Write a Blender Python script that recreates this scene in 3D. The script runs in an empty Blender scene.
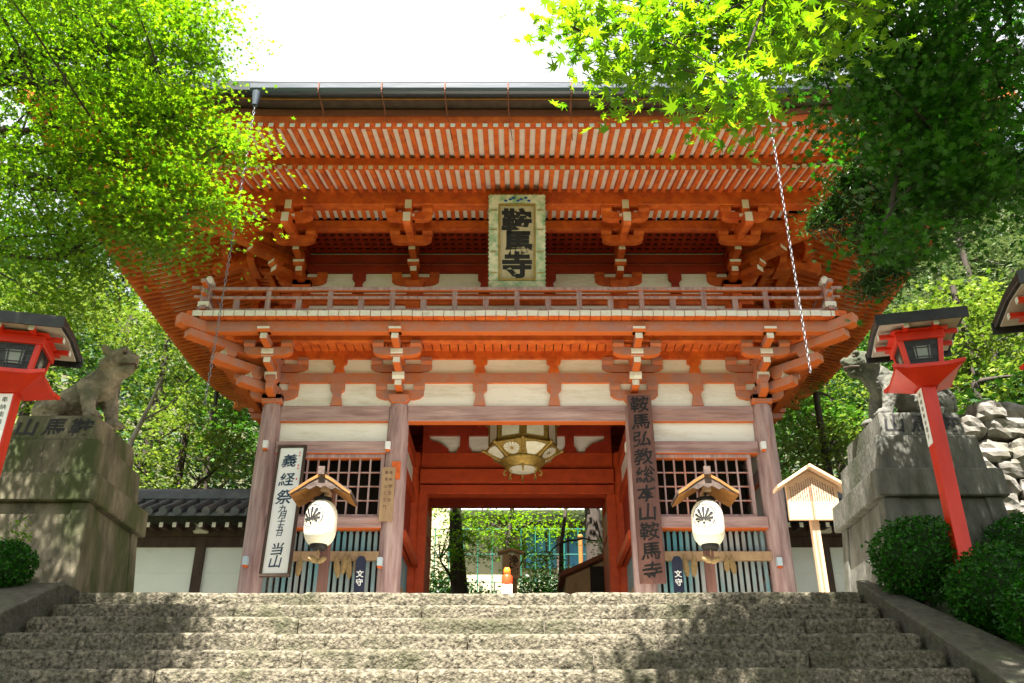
import bpy, math, random
import numpy as np
from mathutils import Vector, Matrix, noise

random.seed(7); RNG = np.random.default_rng(11)
C = bpy.context.scene.collection
SC = bpy.context.scene
R = math.radians

# ------------------------------------------------------------------ camera, world, sun, exposure
CAMZ, PITCH, FPX = -1.62, R(27.0), 915.0
cam_d = bpy.data.cameras.new("camera"); cam = bpy.data.objects.new("camera", cam_d); C.objects.link(cam)
cam.location = (0, 0, CAMZ); cam.rotation_euler = (R(90) + PITCH, 0, 0)
cam_d.sensor_width = 36.0; cam_d.lens = FPX / 1024 * 36.0; cam_d.shift_x = -5 / 1024
cam_d.clip_start = 0.05; cam_d.clip_end = 2000
SC.camera = cam
SUN_EL, SUN_AZ = R(64), R(-12)          # azimuth of the sun seen from the gate: behind the camera, a little left
sdir = Vector((math.sin(SUN_AZ) * math.cos(SUN_EL), -math.cos(SUN_AZ) * math.cos(SUN_EL), math.sin(SUN_EL)))
sun_d = bpy.data.lights.new("sun", 'SUN'); sun = bpy.data.objects.new("sun", sun_d); C.objects.link(sun)
sun_d.energy = 5.0; sun_d.angle = R(0.5); sun_d.color = (1.0, 0.95, 0.86)
sun.rotation_euler = sdir.to_track_quat('Z', 'Y').to_euler()
W = bpy.data.worlds.new("World"); SC.world = W; W.use_nodes = True
nt = W.node_tree; nt.nodes.clear()
sky = nt.nodes.new('ShaderNodeTexSky'); sky.sky_type = 'NISHITA'; sky.sun_disc = False
sky.sun_elevation = SUN_EL; sky.sun_rotation = math.atan2(sdir.x, sdir.y)
sky.air_density = 1.0; sky.dust_density = 4.0; sky.ozone_density = 1.0
bg = nt.nodes.new('ShaderNodeBackground'); bg.inputs[1].default_value = 0.025
# thin bright cloud over the blue
tc = nt.nodes.new('ShaderNodeTexCoord'); ns = nt.nodes.new('ShaderNodeTexNoise'); ns.inputs['Scale'].default_value = 2.2
ns.inputs['Detail'].default_value = 5
rp = nt.nodes.new('ShaderNodeValToRGB'); rp.color_ramp.elements[0].position = 0.36; rp.color_ramp.elements[1].position = 0.56
mx = nt.nodes.new('ShaderNodeMix'); mx.data_type = 'RGBA'
mx.inputs['B'].default_value = (10.5, 10.9, 11.5, 1)
nt.links.new(tc.outputs['Generated'], ns.inputs['Vector']); nt.links.new(ns.outputs['Fac'], rp.inputs[0])
nt.links.new(rp.outputs[0], mx.inputs['Factor']); nt.links.new(sky.outputs[0], mx.inputs['A'])
nt.links.new(mx.outputs['Result'], bg.inputs[0])
wo = nt.nodes.new('ShaderNodeOutputWorld'); nt.links.new(bg.outputs[0], wo.inputs[0])
SC.view_settings.view_transform = 'Standard'; SC.view_settings.look = 'None'
SC.view_settings.exposure = 2.6; SC.view_settings.gamma = 1.0
SC.render.engine = 'CYCLES'; SC.cycles.use_denoising = True
SC.cycles.max_bounces = 8; SC.cycles.diffuse_bounces = 4; SC.cycles.transparent_max_bounces = 8
SC.cycles.transmission_bounces = 4; SC.cycles.glossy_bounces = 2; SC.cycles.caustics_reflective = False; SC.cycles.caustics_refractive = False

# ------------------------------------------------------------------ helpers
def _yz(v):
    a = (341.5 - v) / FPX
    return math.cos(PITCH) - a * math.sin(PITCH), math.sin(PITCH) + a * math.cos(PITCH)
def ZV(v, Y): y, z = _yz(v); return z / y * Y + CAMZ          # height of photo row v at distance Y
def XU(u, v, Y): y, z = _yz(v); return (u - 517) / FPX / y * Y
def at(u, v, Y): return Vector((XU(u, v, Y), Y, ZV(v, Y)))

M = {}
def mat(name, c1, c2=None, scale=6, rough=.75, bump=.2, stretch=(1, 1, 1), c3=None, s3=1.3, t3=(.5, .65), spec=.3,
        down=None, metal=0, bscale=None, detail=5, rough3=.6):
    m = bpy.data.materials.new(name); m.use_nodes = True; n = m.node_tree; N = n.nodes; L = n.links
    b = N['Principled BSDF']; b.inputs['Roughness'].default_value = rough; b.inputs['Metallic'].default_value = metal
    b.inputs['Specular IOR Level'].default_value = spec
    t = N.new('ShaderNodeTexCoord'); g = N.new('ShaderNodeNewGeometry')
    mp = N.new('ShaderNodeMapping'); mp.inputs['Scale'].default_value = stretch
    L.new(g.outputs['Position'], mp.inputs['Vector'])
    no = N.new('ShaderNodeTexNoise'); no.inputs['Scale'].default_value = scale; no.inputs['Detail'].default_value = detail
    no.inputs['Roughness'].default_value = .62
    L.new(mp.outputs[0], no.inputs['Vector'])
    r = N.new('ShaderNodeValToRGB'); r.color_ramp.elements[0].position = .33; r.color_ramp.elements[1].position = .68
    r.color_ramp.elements[0].color = (*c1, 1); r.color_ramp.elements[1].color = (*(c2 or c1), 1)
    L.new(no.outputs['Fac'], r.inputs[0]); col = r.outputs[0]
    def mixin(col, fac, c):
        x = N.new('ShaderNodeMix'); x.data_type = 'RGBA'; L.new(fac, x.inputs['Factor']); L.new(col, x.inputs['A'])
        x.inputs['B'].default_value = (*c, 1); return x.outputs['Result']
    if c3:
        n3 = N.new('ShaderNodeTexNoise'); n3.inputs['Scale'].default_value = s3; n3.inputs['Detail'].default_value = 6
        n3.inputs['Roughness'].default_value = rough3
        L.new(mp.outputs[0] if stretch != (1, 1, 1) else g.outputs['Position'], n3.inputs['Vector'])
        r3 = N.new('ShaderNodeMapRange'); r3.inputs['From Min'].default_value = t3[0]; r3.inputs['From Max'].default_value = t3[1]
        L.new(n3.outputs['Fac'], r3.inputs['Value']); col = mixin(col, r3.outputs[0], c3)
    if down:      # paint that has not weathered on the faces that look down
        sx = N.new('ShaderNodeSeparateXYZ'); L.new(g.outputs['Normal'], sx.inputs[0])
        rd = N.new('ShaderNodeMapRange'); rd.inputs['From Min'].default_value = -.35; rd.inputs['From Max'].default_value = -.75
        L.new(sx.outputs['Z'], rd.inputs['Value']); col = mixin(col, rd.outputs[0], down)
    L.new(col, b.inputs['Base Color'])
    if bump:
        nb = N.new('ShaderNodeTexNoise'); nb.inputs['Scale'].default_value = bscale or scale * 3; nb.inputs['Detail'].default_value = 6
        L.new(mp.outputs[0], nb.inputs['Vector'])
        bp = N.new('ShaderNodeBump'); bp.inputs['Strength'].default_value = bump; bp.inputs['Distance'].default_value = .02
        L.new(nb.outputs['Fac'], bp.inputs['Height']); L.new(bp.outputs[0], b.inputs['Normal'])
    M[name] = m; return m

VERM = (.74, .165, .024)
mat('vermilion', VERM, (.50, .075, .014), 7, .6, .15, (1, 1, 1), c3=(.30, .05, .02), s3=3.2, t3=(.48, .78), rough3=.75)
mat('vermilion_dark_shade', (.36, .035, .010), (.24, .022, .008), 5, .6, .15)  # dark red planks and doors; recess shade put into lattice and wall-beam colour
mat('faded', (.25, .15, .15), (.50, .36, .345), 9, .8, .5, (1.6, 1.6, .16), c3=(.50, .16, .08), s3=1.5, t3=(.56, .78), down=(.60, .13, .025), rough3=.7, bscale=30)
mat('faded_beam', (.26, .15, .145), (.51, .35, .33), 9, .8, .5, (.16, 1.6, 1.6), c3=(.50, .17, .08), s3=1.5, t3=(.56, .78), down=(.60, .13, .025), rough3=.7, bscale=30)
mat('vermilion_shaded', (.50, .065, .014), (.34, .04, .010), 6, .6, .2)  # vermilion darkened for the passage: interior shade put into the colour
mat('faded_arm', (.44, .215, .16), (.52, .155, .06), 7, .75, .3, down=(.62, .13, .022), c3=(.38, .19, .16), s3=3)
mat('end_white', (.80, .77, .70), (.70, .66, .56), 12, .8, .15, c3=(.40, .34, .22), s3=4, t3=(.6, .8))
mat('plaster', (.88, .85, .80), (.83, .79, .72), 3, .9, .15, (.3, 1, 1.6), c3=(.50, .42, .28), s3=2.4, t3=(.50, .82), rough3=.78)
mat('plaster_white', (.78, .79, .74), (.70, .72, .67), 2, .9, .08, c3=(.50, .50, .42), s3=1.4, t3=(.58, .85))
mat('roof_board', (.80, .74, .66), (.70, .62, .52), 4, .85, .1)
mat('tile', (.055, .062, .075), (.10, .11, .125), 9, .5, .3, c3=(.16, .16, .15), s3=3, t3=(.55, .75), spec=.5)
mat('roof_edge', (.012, .015, .02), (.022, .028, .036), 3, .45, .15, (.3, 1, 1), spec=.6)
mat('gutter', (.03, .04, .06), (.06, .075, .10), 4, .35, .1, (.2, 1, 1), spec=.6)
mat('board_brown', (.23, .075, .04), (.16, .055, .035), 6, .8, .3, (.3, 1, 1))
mat('dark_wood', (.05, .032, .025), (.085, .055, .04), 8, .8, .3, (1, 1, .3))
mat('sign_brown', (.15, .07, .06), (.10, .05, .042), 9, .8, .4, (3, 3, .35), c3=(.20, .10, .08), s3=1.5)
mat('new_wood', (.60, .40, .26), (.52, .32, .19), 10, .7, .2, (1, 1, 8))
mat('old_wood', (.42, .28, .16), (.30, .19, .11), 12, .8, .3, (1, 1, .3))
mat('canopy_bark', (.055, .04, .035), (.12, .085, .07), 14, .9, .5, (1, 4, 1))
mat('canopy_wood', (.30, .13, .03), (.20, .085, .02), 9, .8, .3)
mat('slat', (.36, .38, .39), (.27, .26, .25), 7, .85, .3, (2, 2, .35), c3=(.09, .27, .32), s3=.9, t3=(.42, .6))
mat('ink', (.012, .011, .011), None, 5, .6, 0)
mat('ink_blue', (.02, .05, .09), None, 5, .6, 0)
mat('paper', (.88, .88, .86), (.84, .84, .82), 3, .8, 0)
mat('lantern_paper', (.78, .73, .60), (.74, .68, .54), 30, .7, .3, (.05, .05, 2.2))
mat('red_lacquer', (.74, .035, .008), (.56, .022, .007), 5, .42, .15, (1, 1, .3), spec=.5, c3=(.36, .05, .025), s3=5, t3=(.6, .8), rough3=.8)
mat('black_iron', (.012, .012, .014), (.03, .03, .03), 9, .5, .2, spec=.5)
mat('soffit', (.50, .44, .40), (.40, .35, .32), 6, .85, .1)
mat('frosted', (.30, .33, .30), (.22, .26, .24), 5, .3, 0)
mat('stone', (.018, .016, .010), (.225, .195, .14), 34, .92, 1.0, c3=(.05, .052, .025), s3=1.9, t3=(.50, .70), bscale=46, rough3=.7)
mat('stone_kerb', (.12, .11, .085), (.06, .056, .042), 14, .9, .7, c3=(.09, .10, .05), s3=2.5, t3=(.5, .7), bscale=40)
mat('granite', (.155, .15, .13), (.06, .06, .05), 7, .85, .7, (1, 1, .35), c3=(.045, .05, .03), s3=2.2, t3=(.48, .66), bscale=40)
mat('granite_warm', (.20, .17, .115), (.05, .043, .027), 6, .85, .8, (1, 1, .35), c3=(.05, .06, .02), s3=2.3, t3=(.45, .62), bscale=35)
mat('statue_stone', (.30, .25, .18), (.10, .08, .058), 8, .85, .6, c3=(.12, .115, .075), s3=4, t3=(.5, .7), bscale=30)
mat('rock', (.22, .20, .175), (.07, .065, .055), 5, .9, .7, c3=(.14, .13, .10), s3=2.5, t3=(.5, .7), bscale=14)
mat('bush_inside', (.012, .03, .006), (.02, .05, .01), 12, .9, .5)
mat('soil', (.08, .07, .04), (.06, .075, .03), 3, .95, .6, c3=(.05, .08, .02), s3=1)
mat('pave', (.46, .43, .37), (.36, .34, .29), 5, .9, .4)
mat('bark', (.065, .05, .04), (.03, .023, .018), 9, .9, .8, (1, 1, .25))
mat('bark_pale', (.30, .28, .24), (.16, .15, .12), 9, .9, .5, (1, 1, .3))
mat('gold', (.42, .27, .06), (.22, .15, .035), 22, .45, .5, metal=.55, spec=.5)
mat('gold_panel', (.72, .68, .56), (.60, .56, .44), 10, .6, .1)
mat('chain_metal', (.24, .24, .27), (.15, .15, .17), 10, .4, 0, metal=.3, spec=.6)
mat('frame_green', (.13, .30, .16), (.58, .58, .42), 8, .7, .35, c3=(.62, .60, .45), s3=7, t3=(.45, .6))
mat('plaque_wood', (.52, .45, .31), (.42, .35, .22), 8, .8, .2, (4, 1, .4))
mat('blue_paint', (.02, .08, .35), None, 5, .5, 0)
mat('straw', (.36, .25, .12), (.24, .16, .07), 30, .9, .8)
mat('indigo', (.012, .016, .04), (.02, .025, .05), 6, .6, 0)
mat('orange', (.85, .22, .02), (.80, .18, .02), 6, .4, 0)
mat('orange_red', (.80, .06, .015), None, 6, .4, 0)
mat('white_plastic', (.78, .78, .78), None, 6, .4, 0)
mat('sensor_blue', (.45, .55, .62), None, 6, .4, 0)
mat('inside_shade', (.02, .016, .013), (.03, .022, .018), 4, .9, 0)  # near-black: the shade of unlit interiors put into the colour
mat('cream_wall', (.45, .40, .27), (.38, .34, .22), 2, .9, .05)
mat('blue_screen', (.05, .20, .42), (.10, .38, .50), 1.5, .5, 0, (1, 1, .2))
mat('fence_green', (.01, .13, .09), None, 5, .5, 0)
mat('roof_metal', (.62, .66, .72), (.52, .56, .62), 3, .5, .05, (3, 1, 1))

def leaf_mat(name, c1, c2, trans=.5, tcol=None, rough=.45):
    m = bpy.data.materials.new(name); m.use_nodes = True; n = m.node_tree; N = n.nodes; L = n.links
    N.remove(N['Principled BSDF']); out = N['Material Output']
    g = N.new('ShaderNodeNewGeometry'); r = N.new('ShaderNodeValToRGB')
    r.color_ramp.elements[0].color = (*c1, 1); r.color_ramp.elements[1].color = (*c2, 1)
    L.new(g.outputs['Random Per Island'], r.inputs[0])
    d = N.new('ShaderNodeBsdfPrincipled'); d.inputs['Roughness'].default_value = rough; d.inputs['Specular IOR Level'].default_value = .35
    t = N.new('ShaderNodeBsdfTranslucent'); L.new(r.outputs[0], d.inputs['Base Color'])
    hs = N.new('ShaderNodeMix'); hs.data_type = 'RGBA'; hs.blend_type = 'MULTIPLY'; hs.inputs['Factor'].default_value = 1
    L.new(r.outputs[0], hs.inputs['A']); hs.inputs['B'].default_value = (*(tcol or (1.5, 1.6, .5)), 1)
    L.new(hs.outputs['Result'], t.inputs['Color'])
    x = N.new('ShaderNodeMixShader'); x.inputs[0].default_value = trans
    L.new(d.outputs[0], x.inputs[1]); L.new(t.outputs[0], x.inputs[2]); L.new(x.outputs[0], out.inputs[0])
    M[name] = m
leaf_mat('leaf_maple', (.055, .155, .006), (.185, .30, .015), .5, (1.6, 1.65, .45))
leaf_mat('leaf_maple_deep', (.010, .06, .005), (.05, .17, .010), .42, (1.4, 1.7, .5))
leaf_mat('leaf_yellow', (.05, .115, .012), (.21, .27, .05), .36, (1.2, 1.25, .6))
leaf_mat('leaf_mid', (.018, .07, .008), (.08, .17, .022), .3, (1.2, 1.4, .5))
leaf_mat('leaf_dark', (.006, .028, .005), (.028, .075, .012), .22)
leaf_mat('leaf_pale', (.04, .08, .03), (.14, .17, .08), .28, (1.1, 1.2, .7))
leaf_mat('leaf_bush', (.008, .06, .003), (.03, .15, .006), .2)
leaf_mat('leaf_needle', (.008, .035, .005), (.03, .085, .010), .25)

ORG = {}
def thing(name, label, cat, loc, group=None):
    o = bpy.data.objects.new(name, None); C.objects.link(o); o.location = loc; o.empty_display_size = .2
    o['label'] = label; o['category'] = cat
    if group: o['group'] = group
    ORG[o.name] = Vector(loc); return o
def tag(o, label, cat, group=None):
    o['label'] = label; o['category'] = cat
    if group: o['group'] = group
    return o
def structure(o): o['kind'] = 'structure'; return o

class MB:
    def __init__(s): s.v = []; s.f = []; s.m = []; s.s = []
    def add(s, vs, fs, m=0, smooth=False):
        b = len(s.v); s.v += [tuple(p) for p in vs]
        for i, f in enumerate(fs):
            s.f.append([b + k for k in f]); s.m.append(m[i] if isinstance(m, (list, tuple)) else m); s.s.append(smooth)
    def box(s, x0, x1, y0, y1, z0, z1, m=0, front=None, mx=None):
        vs = [(x0, y0, z0), (x1, y0, z0), (x1, y1, z0), (x0, y1, z0), (x0, y0, z1), (x1, y0, z1), (x1, y1, z1), (x0, y1, z1)]
        if mx: vs = [mx @ Vector(p) for p in vs]
        fm = [m] * 6
        if front is not None: fm[2] = front
        s.add(vs, [(3, 2, 1, 0), (4, 5, 6, 7), (0, 1, 5, 4), (1, 2, 6, 5), (2, 3, 7, 6), (3, 0, 4, 7)], fm)
    def prism(s, prof, org, d, w, m=0, endm=None):
        """profile [(a,z)] in the plane of direction d and up, widened by w across; faces whose normal runs along +d take endm"""
        d = Vector((d[0], d[1])).normalized(); px = Vector((-d.y, d.x)); n = len(prof); vs = []
        for sg in (-.5, .5):
            for a, z in prof:
                q = Vector(org[:2]) + d * a + px * (sg * w); vs.append((q.x, q.y, org[2] + z))
        fs = [tuple(range(n - 1, -1, -1)), tuple(range(n, 2 * n))]; ms = [m, m]
        area = sum(prof[i][0] * prof[(i + 1) % n][1] - prof[(i + 1) % n][0] * prof[i][1] for i in range(n))
        for i in range(n):
            j = (i + 1) % n; fs.append((i, j, j + n, i + n))
            nx = (prof[j][1] - prof[i][1]) * (1 if area > 0 else -1)
            l = math.hypot(prof[j][0] - prof[i][0], prof[j][1] - prof[i][1]) or 1
            ms.append(endm if endm is not None and nx / l > .8 else m)
        if area > 0: fs = [f[::-1] if k > 1 else f[::-1] for k, f in enumerate(fs)]
        s.add(vs, fs, ms)
    def tube(s, p0, p1, r0, r1=None, n=10, m=0, cap=True, smooth=True):
        r1 = r0 if r1 is None else r1; p0 = Vector(p0); p1 = Vector(p1); a = (p1 - p0).normalized()
        u = a.orthogonal().normalized(); w = a.cross(u)
        vs = [p0 + (u * math.cos(t) + w * math.sin(t)) * r0 for t in [2 * math.pi * k / n for k in range(n)]]
        vs += [p1 + (u * math.cos(t) + w * math.sin(t)) * r1 for t in [2 * math.pi * k / n for k in range(n)]]
        s.add(vs, [(k, (k + 1) % n, (k + 1) % n + n, k + n) for k in range(n)], m, smooth)
        if cap:
            s.add(vs[:n], [tuple(range(n - 1, -1, -1))], m); s.add(vs[n:], [tuple(range(n))], m)
    def path(s, pts, rad, n=8, m=0):
        """one skin of rings along a bent line"""
        pts = [Vector(p) for p in pts]; vs = []; k = len(pts); u = None
        for i, p in enumerate(pts):
            a = (pts[min(i + 1, k - 1)] - pts[max(i - 1, 0)]).normalized()
            u = a.orthogonal().normalized() if u is None else (u - a * u.dot(a)).normalized()
            w = a.cross(u)
            vs += [p + (u * math.cos(2 * math.pi * t / n) + w * math.sin(2 * math.pi * t / n)) * rad[i] for t in range(n)]
        fs = [(i * n + t, i * n + (t + 1) % n, (i + 1) * n + (t + 1) % n, (i + 1) * n + t) for i in range(k - 1) for t in range(n)]
        s.add(vs, fs, m, True); s.add(vs[-n:], [tuple(range(n))], m); s.add(vs[:n], [tuple(range(n - 1, -1, -1))], m)
    def lathe(s, prof, c, n=16, m=0, smooth=True, rot=0, mfun=None):
        vs = []; c = Vector(c)
        for r, z in prof:
            vs += [(c.x + r * math.cos(rot + 2 * math.pi * k / n), c.y + r * math.sin(rot + 2 * math.pi * k / n), c.z + z) for k in range(n)]
        fs = []; ms = []
        for i in range(len(prof) - 1):
            for k in range(n):
                fs.append((i * n + k, i * n + (k + 1) % n, (i + 1) * n + (k + 1) % n, (i + 1) * n + k)); ms.append(mfun(i, k) if mfun else m)
        s.add(vs, fs, ms, smooth)
        if prof[0][0] > 1e-4: s.add(vs[:n], [tuple(range(n - 1, -1, -1))], m)
        if prof[-1][0] > 1e-4: s.add(vs[-n:], [tuple(range(n))], m)
    def ball(s, c, r, n=12, m=0, mx=None):
        rx, ry, rz = r if hasattr(r, '__len__') else (r, r, r); vs = []; h = n // 2
        for i in range(h + 1):
            t = math.pi * i / h
            for k in range(n):
                p = Vector((rx * math.sin(t) * math.cos(2 * math.pi * k / n), ry * math.sin(t) * math.sin(2 * math.pi * k / n), rz * math.cos(t)))
                vs.append((mx @ p if mx else p) + Vector(c))
        s.add(vs, [(i * n + k, (i + 1) * n + k, (i + 1) * n + (k + 1) % n, i * n + (k + 1) % n) for i in range(h) for k in range(n)], m, True)
    def build(s, name, mats, parent=None, bevel=0, seg=1, remesh=0):
        mats = mats if isinstance(mats, (list, tuple)) else [mats]
        a = np.array(s.v, dtype=float); c = Vector((a.min(0) + a.max(0)) / 2)
        me = bpy.data.meshes.new(name); me.from_pydata([tuple(p) for p in (a - np.array(c))], [], s.f)
        for q in mats: me.materials.append(M[q])
        me.polygons.foreach_set('material_index', s.m); me.polygons.foreach_set('use_smooth', s.s); me.update()
        o = bpy.data.objects.new(name, me); C.objects.link(o); ORG[o.name] = c
        if parent is not None:
            o.parent = parent; o.location = c - ORG[parent.name]
        else: o.location = c
        if remesh:
            r = o.modifiers.new('remesh', 'REMESH'); r.mode = 'VOXEL'; r.voxel_size = remesh; r.use_smooth_shade = True
            sm = o.modifiers.new('smooth', 'SMOOTH'); sm.iterations = 3; sm.factor = .5
        if bevel:
            b = o.modifiers.new('bevel', 'BEVEL'); b.width = bevel; b.segments = seg; b.limit_method = 'ANGLE'; b.angle_limit = R(40)
        return o

def copy_tree(o, parent=None, loc=None):
    c = o.copy(); C.objects.link(c); c.parent = parent
    if loc is not None: c.location = loc
    for ch in o.children: copy_tree(ch, c)
    return c

# ---- lettering from the built-in font
_CH = {}
def glyph(ch, bold=0):
    if (ch, bold) not in _CH:
        c = bpy.data.curves.new('g', 'FONT'); c.body = ch; c.offset = bold; c.resolution_u = 3
        o = bpy.data.objects.new('g', c); C.objects.link(o)
        dg = bpy.context.evaluated_depsgraph_get(); me = bpy.data.meshes.new_from_object(o.evaluated_get(dg))
        v = np.array([tuple(p.co)[:2] for p in me.vertices]); f = [tuple(p.vertices) for p in me.polygons]
        v -= (v.min(0) + v.max(0)) / 2; v /= 0.9
        bpy.data.objects.remove(o); bpy.data.curves.remove(c); bpy.data.meshes.remove(me); _CH[(ch, bold)] = (v, f)
    return _CH[(ch, bold)]
def write(mb, ch, c, ux, uz, size, m=0, bold=0, sx=1.0, skew=0.0, wob=0.0):
    v, f = glyph(ch, bold); c = Vector(c); ux = Vector(ux); uz = Vector(uz)
    vs = []
    for a, b in v:
        a2 = a + skew * b + wob * .03 * math.sin(b * 9 + ord(ch)); b2 = b + wob * (.10 * a + .03 * math.sin(a * 8 + ord(ch)))
        vs.append(c + ux * (a2 * size * sx) + uz * (b2 * size))
    mb.add(vs, f, m)

# ------------------------------------------------------------------ terrain
def ground_h(x, y):
    st = -.491 * max(0, 7.81 - y); st = max(st, -3.5)
    h = st - .28 if y < 7.9 else -.04
    if y < 7.9 and (x > 3.2 or x < -4.15): h = st - .06
    if y > 17: h = (y - 17) * .34 if y < 31 else 4.76 + (y - 31) * .45
    d = max(0, x - 6.2); e = max(0, -x - 8.5)
    h += .62 * d * min(1, max(0, (y - 6) / 6)) + .5 * e * min(1, max(0, (y - 8) / 8))
    if y < 0: pass
    return min(h, 60) + .06 * noise.noise(Vector((x * .5, y * .5, 0))) * (1 if y > 17 or abs(x) > 5 else 0)
b = MB(); xs = [-260, -160, -90] + [-60 + i * 3 for i in range(12)] + [-24 + i * .8 for i in range(61)] + [27 + 3 * i for i in range(12)] + [90, 160, 260]
xs = sorted(set(xs)); ys = [-200, -100, -50, -20, -8] + [-4 + i * .5 for i in range(60)] + [26 + i * 2 for i in range(20)] + [80, 120, 200, 300]
b.add([(x, y, ground_h(x, y)) for y in ys for x in xs], [(j * len(xs) + i, j * len(xs) + i + 1, (j + 1) * len(xs) + i + 1, (j + 1) * len(xs) + i) for j in range(len(ys) - 1) for i in range(len(xs) - 1)], 0, True)
structure(b.build('ground', 'soil'))
b = MB()
for i in range(9):
    for j in range(10):
        x0 = -4.1 + i * .9; y0 = 8.28 + j * .9
        b.box(x0 + .006, x0 + .894, y0 + .006, y0 + .894, -.03, .0 + .004 * random.random())
structure(b.build('temple_pavement', 'pave'))

# ------------------------------------------------------------------ stone stairs
st = thing('stone_staircase', 'worn mossy granite staircase climbing to the temple gate', 'staircase', (-.4, 7.8, 0))
RISE, TREAD = .165, .336
def nz(x, y, z, s): return noise.noise(Vector((x * s, y * s, z * s)))
for k in range(16):
    ye = 7.81 - TREAD * k; ze = -RISE * k; x0, x1 = -3.72, 2.90
    cuts = [x0]; xx = x0
    while True:
        xx += random.uniform(1.3, 2.4)
        if xx > x1 - .7: break
        cuts.append(xx)
    cuts.append(x1); b = MB(); fine = k < 8; dx = .022 if fine else .12
    for a0, a1 in zip(cuts[:-1], cuts[1:]):
        n = max(2, int((a1 - a0) / dx)); off = random.uniform(-.012, .012); dz = random.uniform(-.005, .005)
        # profile: bottom of riser, up, rounded nosing, tread back
        prof = [(0, -RISE - .03)] + [(0, -RISE + RISE * t / 7) for t in range(7)] + [(.004, -.014), (.012, -.004), (.028, 0), (.07, .0), (.16, 0), (TREAD + .12, 0)]
        if not fine: prof = [(0, -RISE - .03), (0, -.015), (.02, 0), (TREAD + .12, 0)]
        vs = []
        for i in range(n + 1):
            x = a0 + .006 + (a1 - a0 - .012) * i / n
            edge = .010 * max(0, 1 - min(i, n - i) / 2.0)
            wear = .008 * nz(x, k * 3.1, 0, 1.1) + dz - .008 * math.exp(-((x - .1) / 1.6) ** 2)
            for (py, pz) in prof:
                bump = .011 * nz(x, k * 5 + py, pz, 9) + .012 * nz(x, k * 7 + py, pz, 26)
                fr = (1 if pz < -.03 else .35) if py < .03 else .2
                vs.append((x, ye + off + py + edge - bump * fr * (1 if pz < -.01 else .6), ze + pz + wear + (.003 * nz(x, k, py, 14) if pz > -.02 else 0) - edge * (1 if pz > -.02 else 0)))
        q = len(prof)
        fs = [(i * q + j, (i + 1) * q + j, (i + 1) * q + j + 1, i * q + j + 1) for i in range(n) for j in range(q - 1)]
        fs += [tuple(range(q)), tuple(range(n * q + q - 1, n * q - 1, -1))]
        b.add(vs, fs, 0, True)
    b.build('step', 'stone', st)
# kerbs: the right one flares outwards as it comes down
def kerb(name, pts, thick, m, par):
    b = MB(); vs = []; n = len(pts)
    for (xa, xb, y, z) in pts:
        vs += [(xa, y, z), (xb, y, z), (xb, y, z - thick), (xa, y, z - thick)]
    fs = []
    for i in range(n - 1):
        for j in range(4): fs.append((i * 4 + j, (i + 1) * 4 + j, (i + 1) * 4 + (j + 1) % 4, i * 4 + (j + 1) % 4))
    fs += [(0, 1, 2, 3), tuple((n - 1) * 4 + j for j in (3, 2, 1, 0))]
    b.add(vs, fs, 0); return b.build(name, m, par, bevel=.012, seg=2)
def kz(y): return -.491 * (7.81 - y)
kerb('kerb', [(2.93, 3.06 + .30 * ((8.0 - y) / 1.6 if y > 6.4 else 1), y, kz(y) + .045 + .008 * nz(1, y, 0, 2)) for y in [8.0 - .3 * i for i in range(23)]], .5, 'stone_kerb', st)
kerb('kerb', [(-4.30, -3.76, y, min(kz(y) + .12, .045) + .01 * nz(3, y, 0, 2)) for y in [8.0 - .3 * i for i in range(23)]], .6, 'stone_kerb', st)

# ------------------------------------------------------------------ the gate
gate = thing('temple_gate', 'two storey vermilion temple gate with balcony and bracketed eaves above the stone stairs', 'gate', (0, 14, 0))
GX, GY = 14.0, 14.0
PX = (-3.46, -1.668, 1.668, 3.46)
for y in (12.0, 14.0, 16.0):
    for x in PX:
        b = MB(); b.lathe([(.15, .08), (.155, 1.2), (.153, 2.6), (.143, 3.36), (.125, 3.47)], (x, y, 0), 28)
        o = b.build('pillar', 'faded' if y == 12 else 'vermilion_shaded', gate)
        b = MB(); b.lathe([(.24, -.02), (.24, .05), (.19, .10)], (x, y, 0), 20); b.build('pillar_base', 'granite', o)
def beam(name, x0, x1, y0, y1, z0, z1, m='faded_beam', par=gate, bev=.008):
    b = MB(); b.box(x0, x1, y0, y1, z0, z1); return b.build(name, m, par, bevel=bev)
def panel(x0, x1, y, z0, z1, m='plaster', par=gate, t=.04):
    b = MB(); b.box(x0, x1, y, y + t, z0, z1); return b.build('plaster_panel', m, par)
BAYS = [(-3.46, -1.668), (-1.668, 1.668), (1.668, 3.46)]
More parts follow.
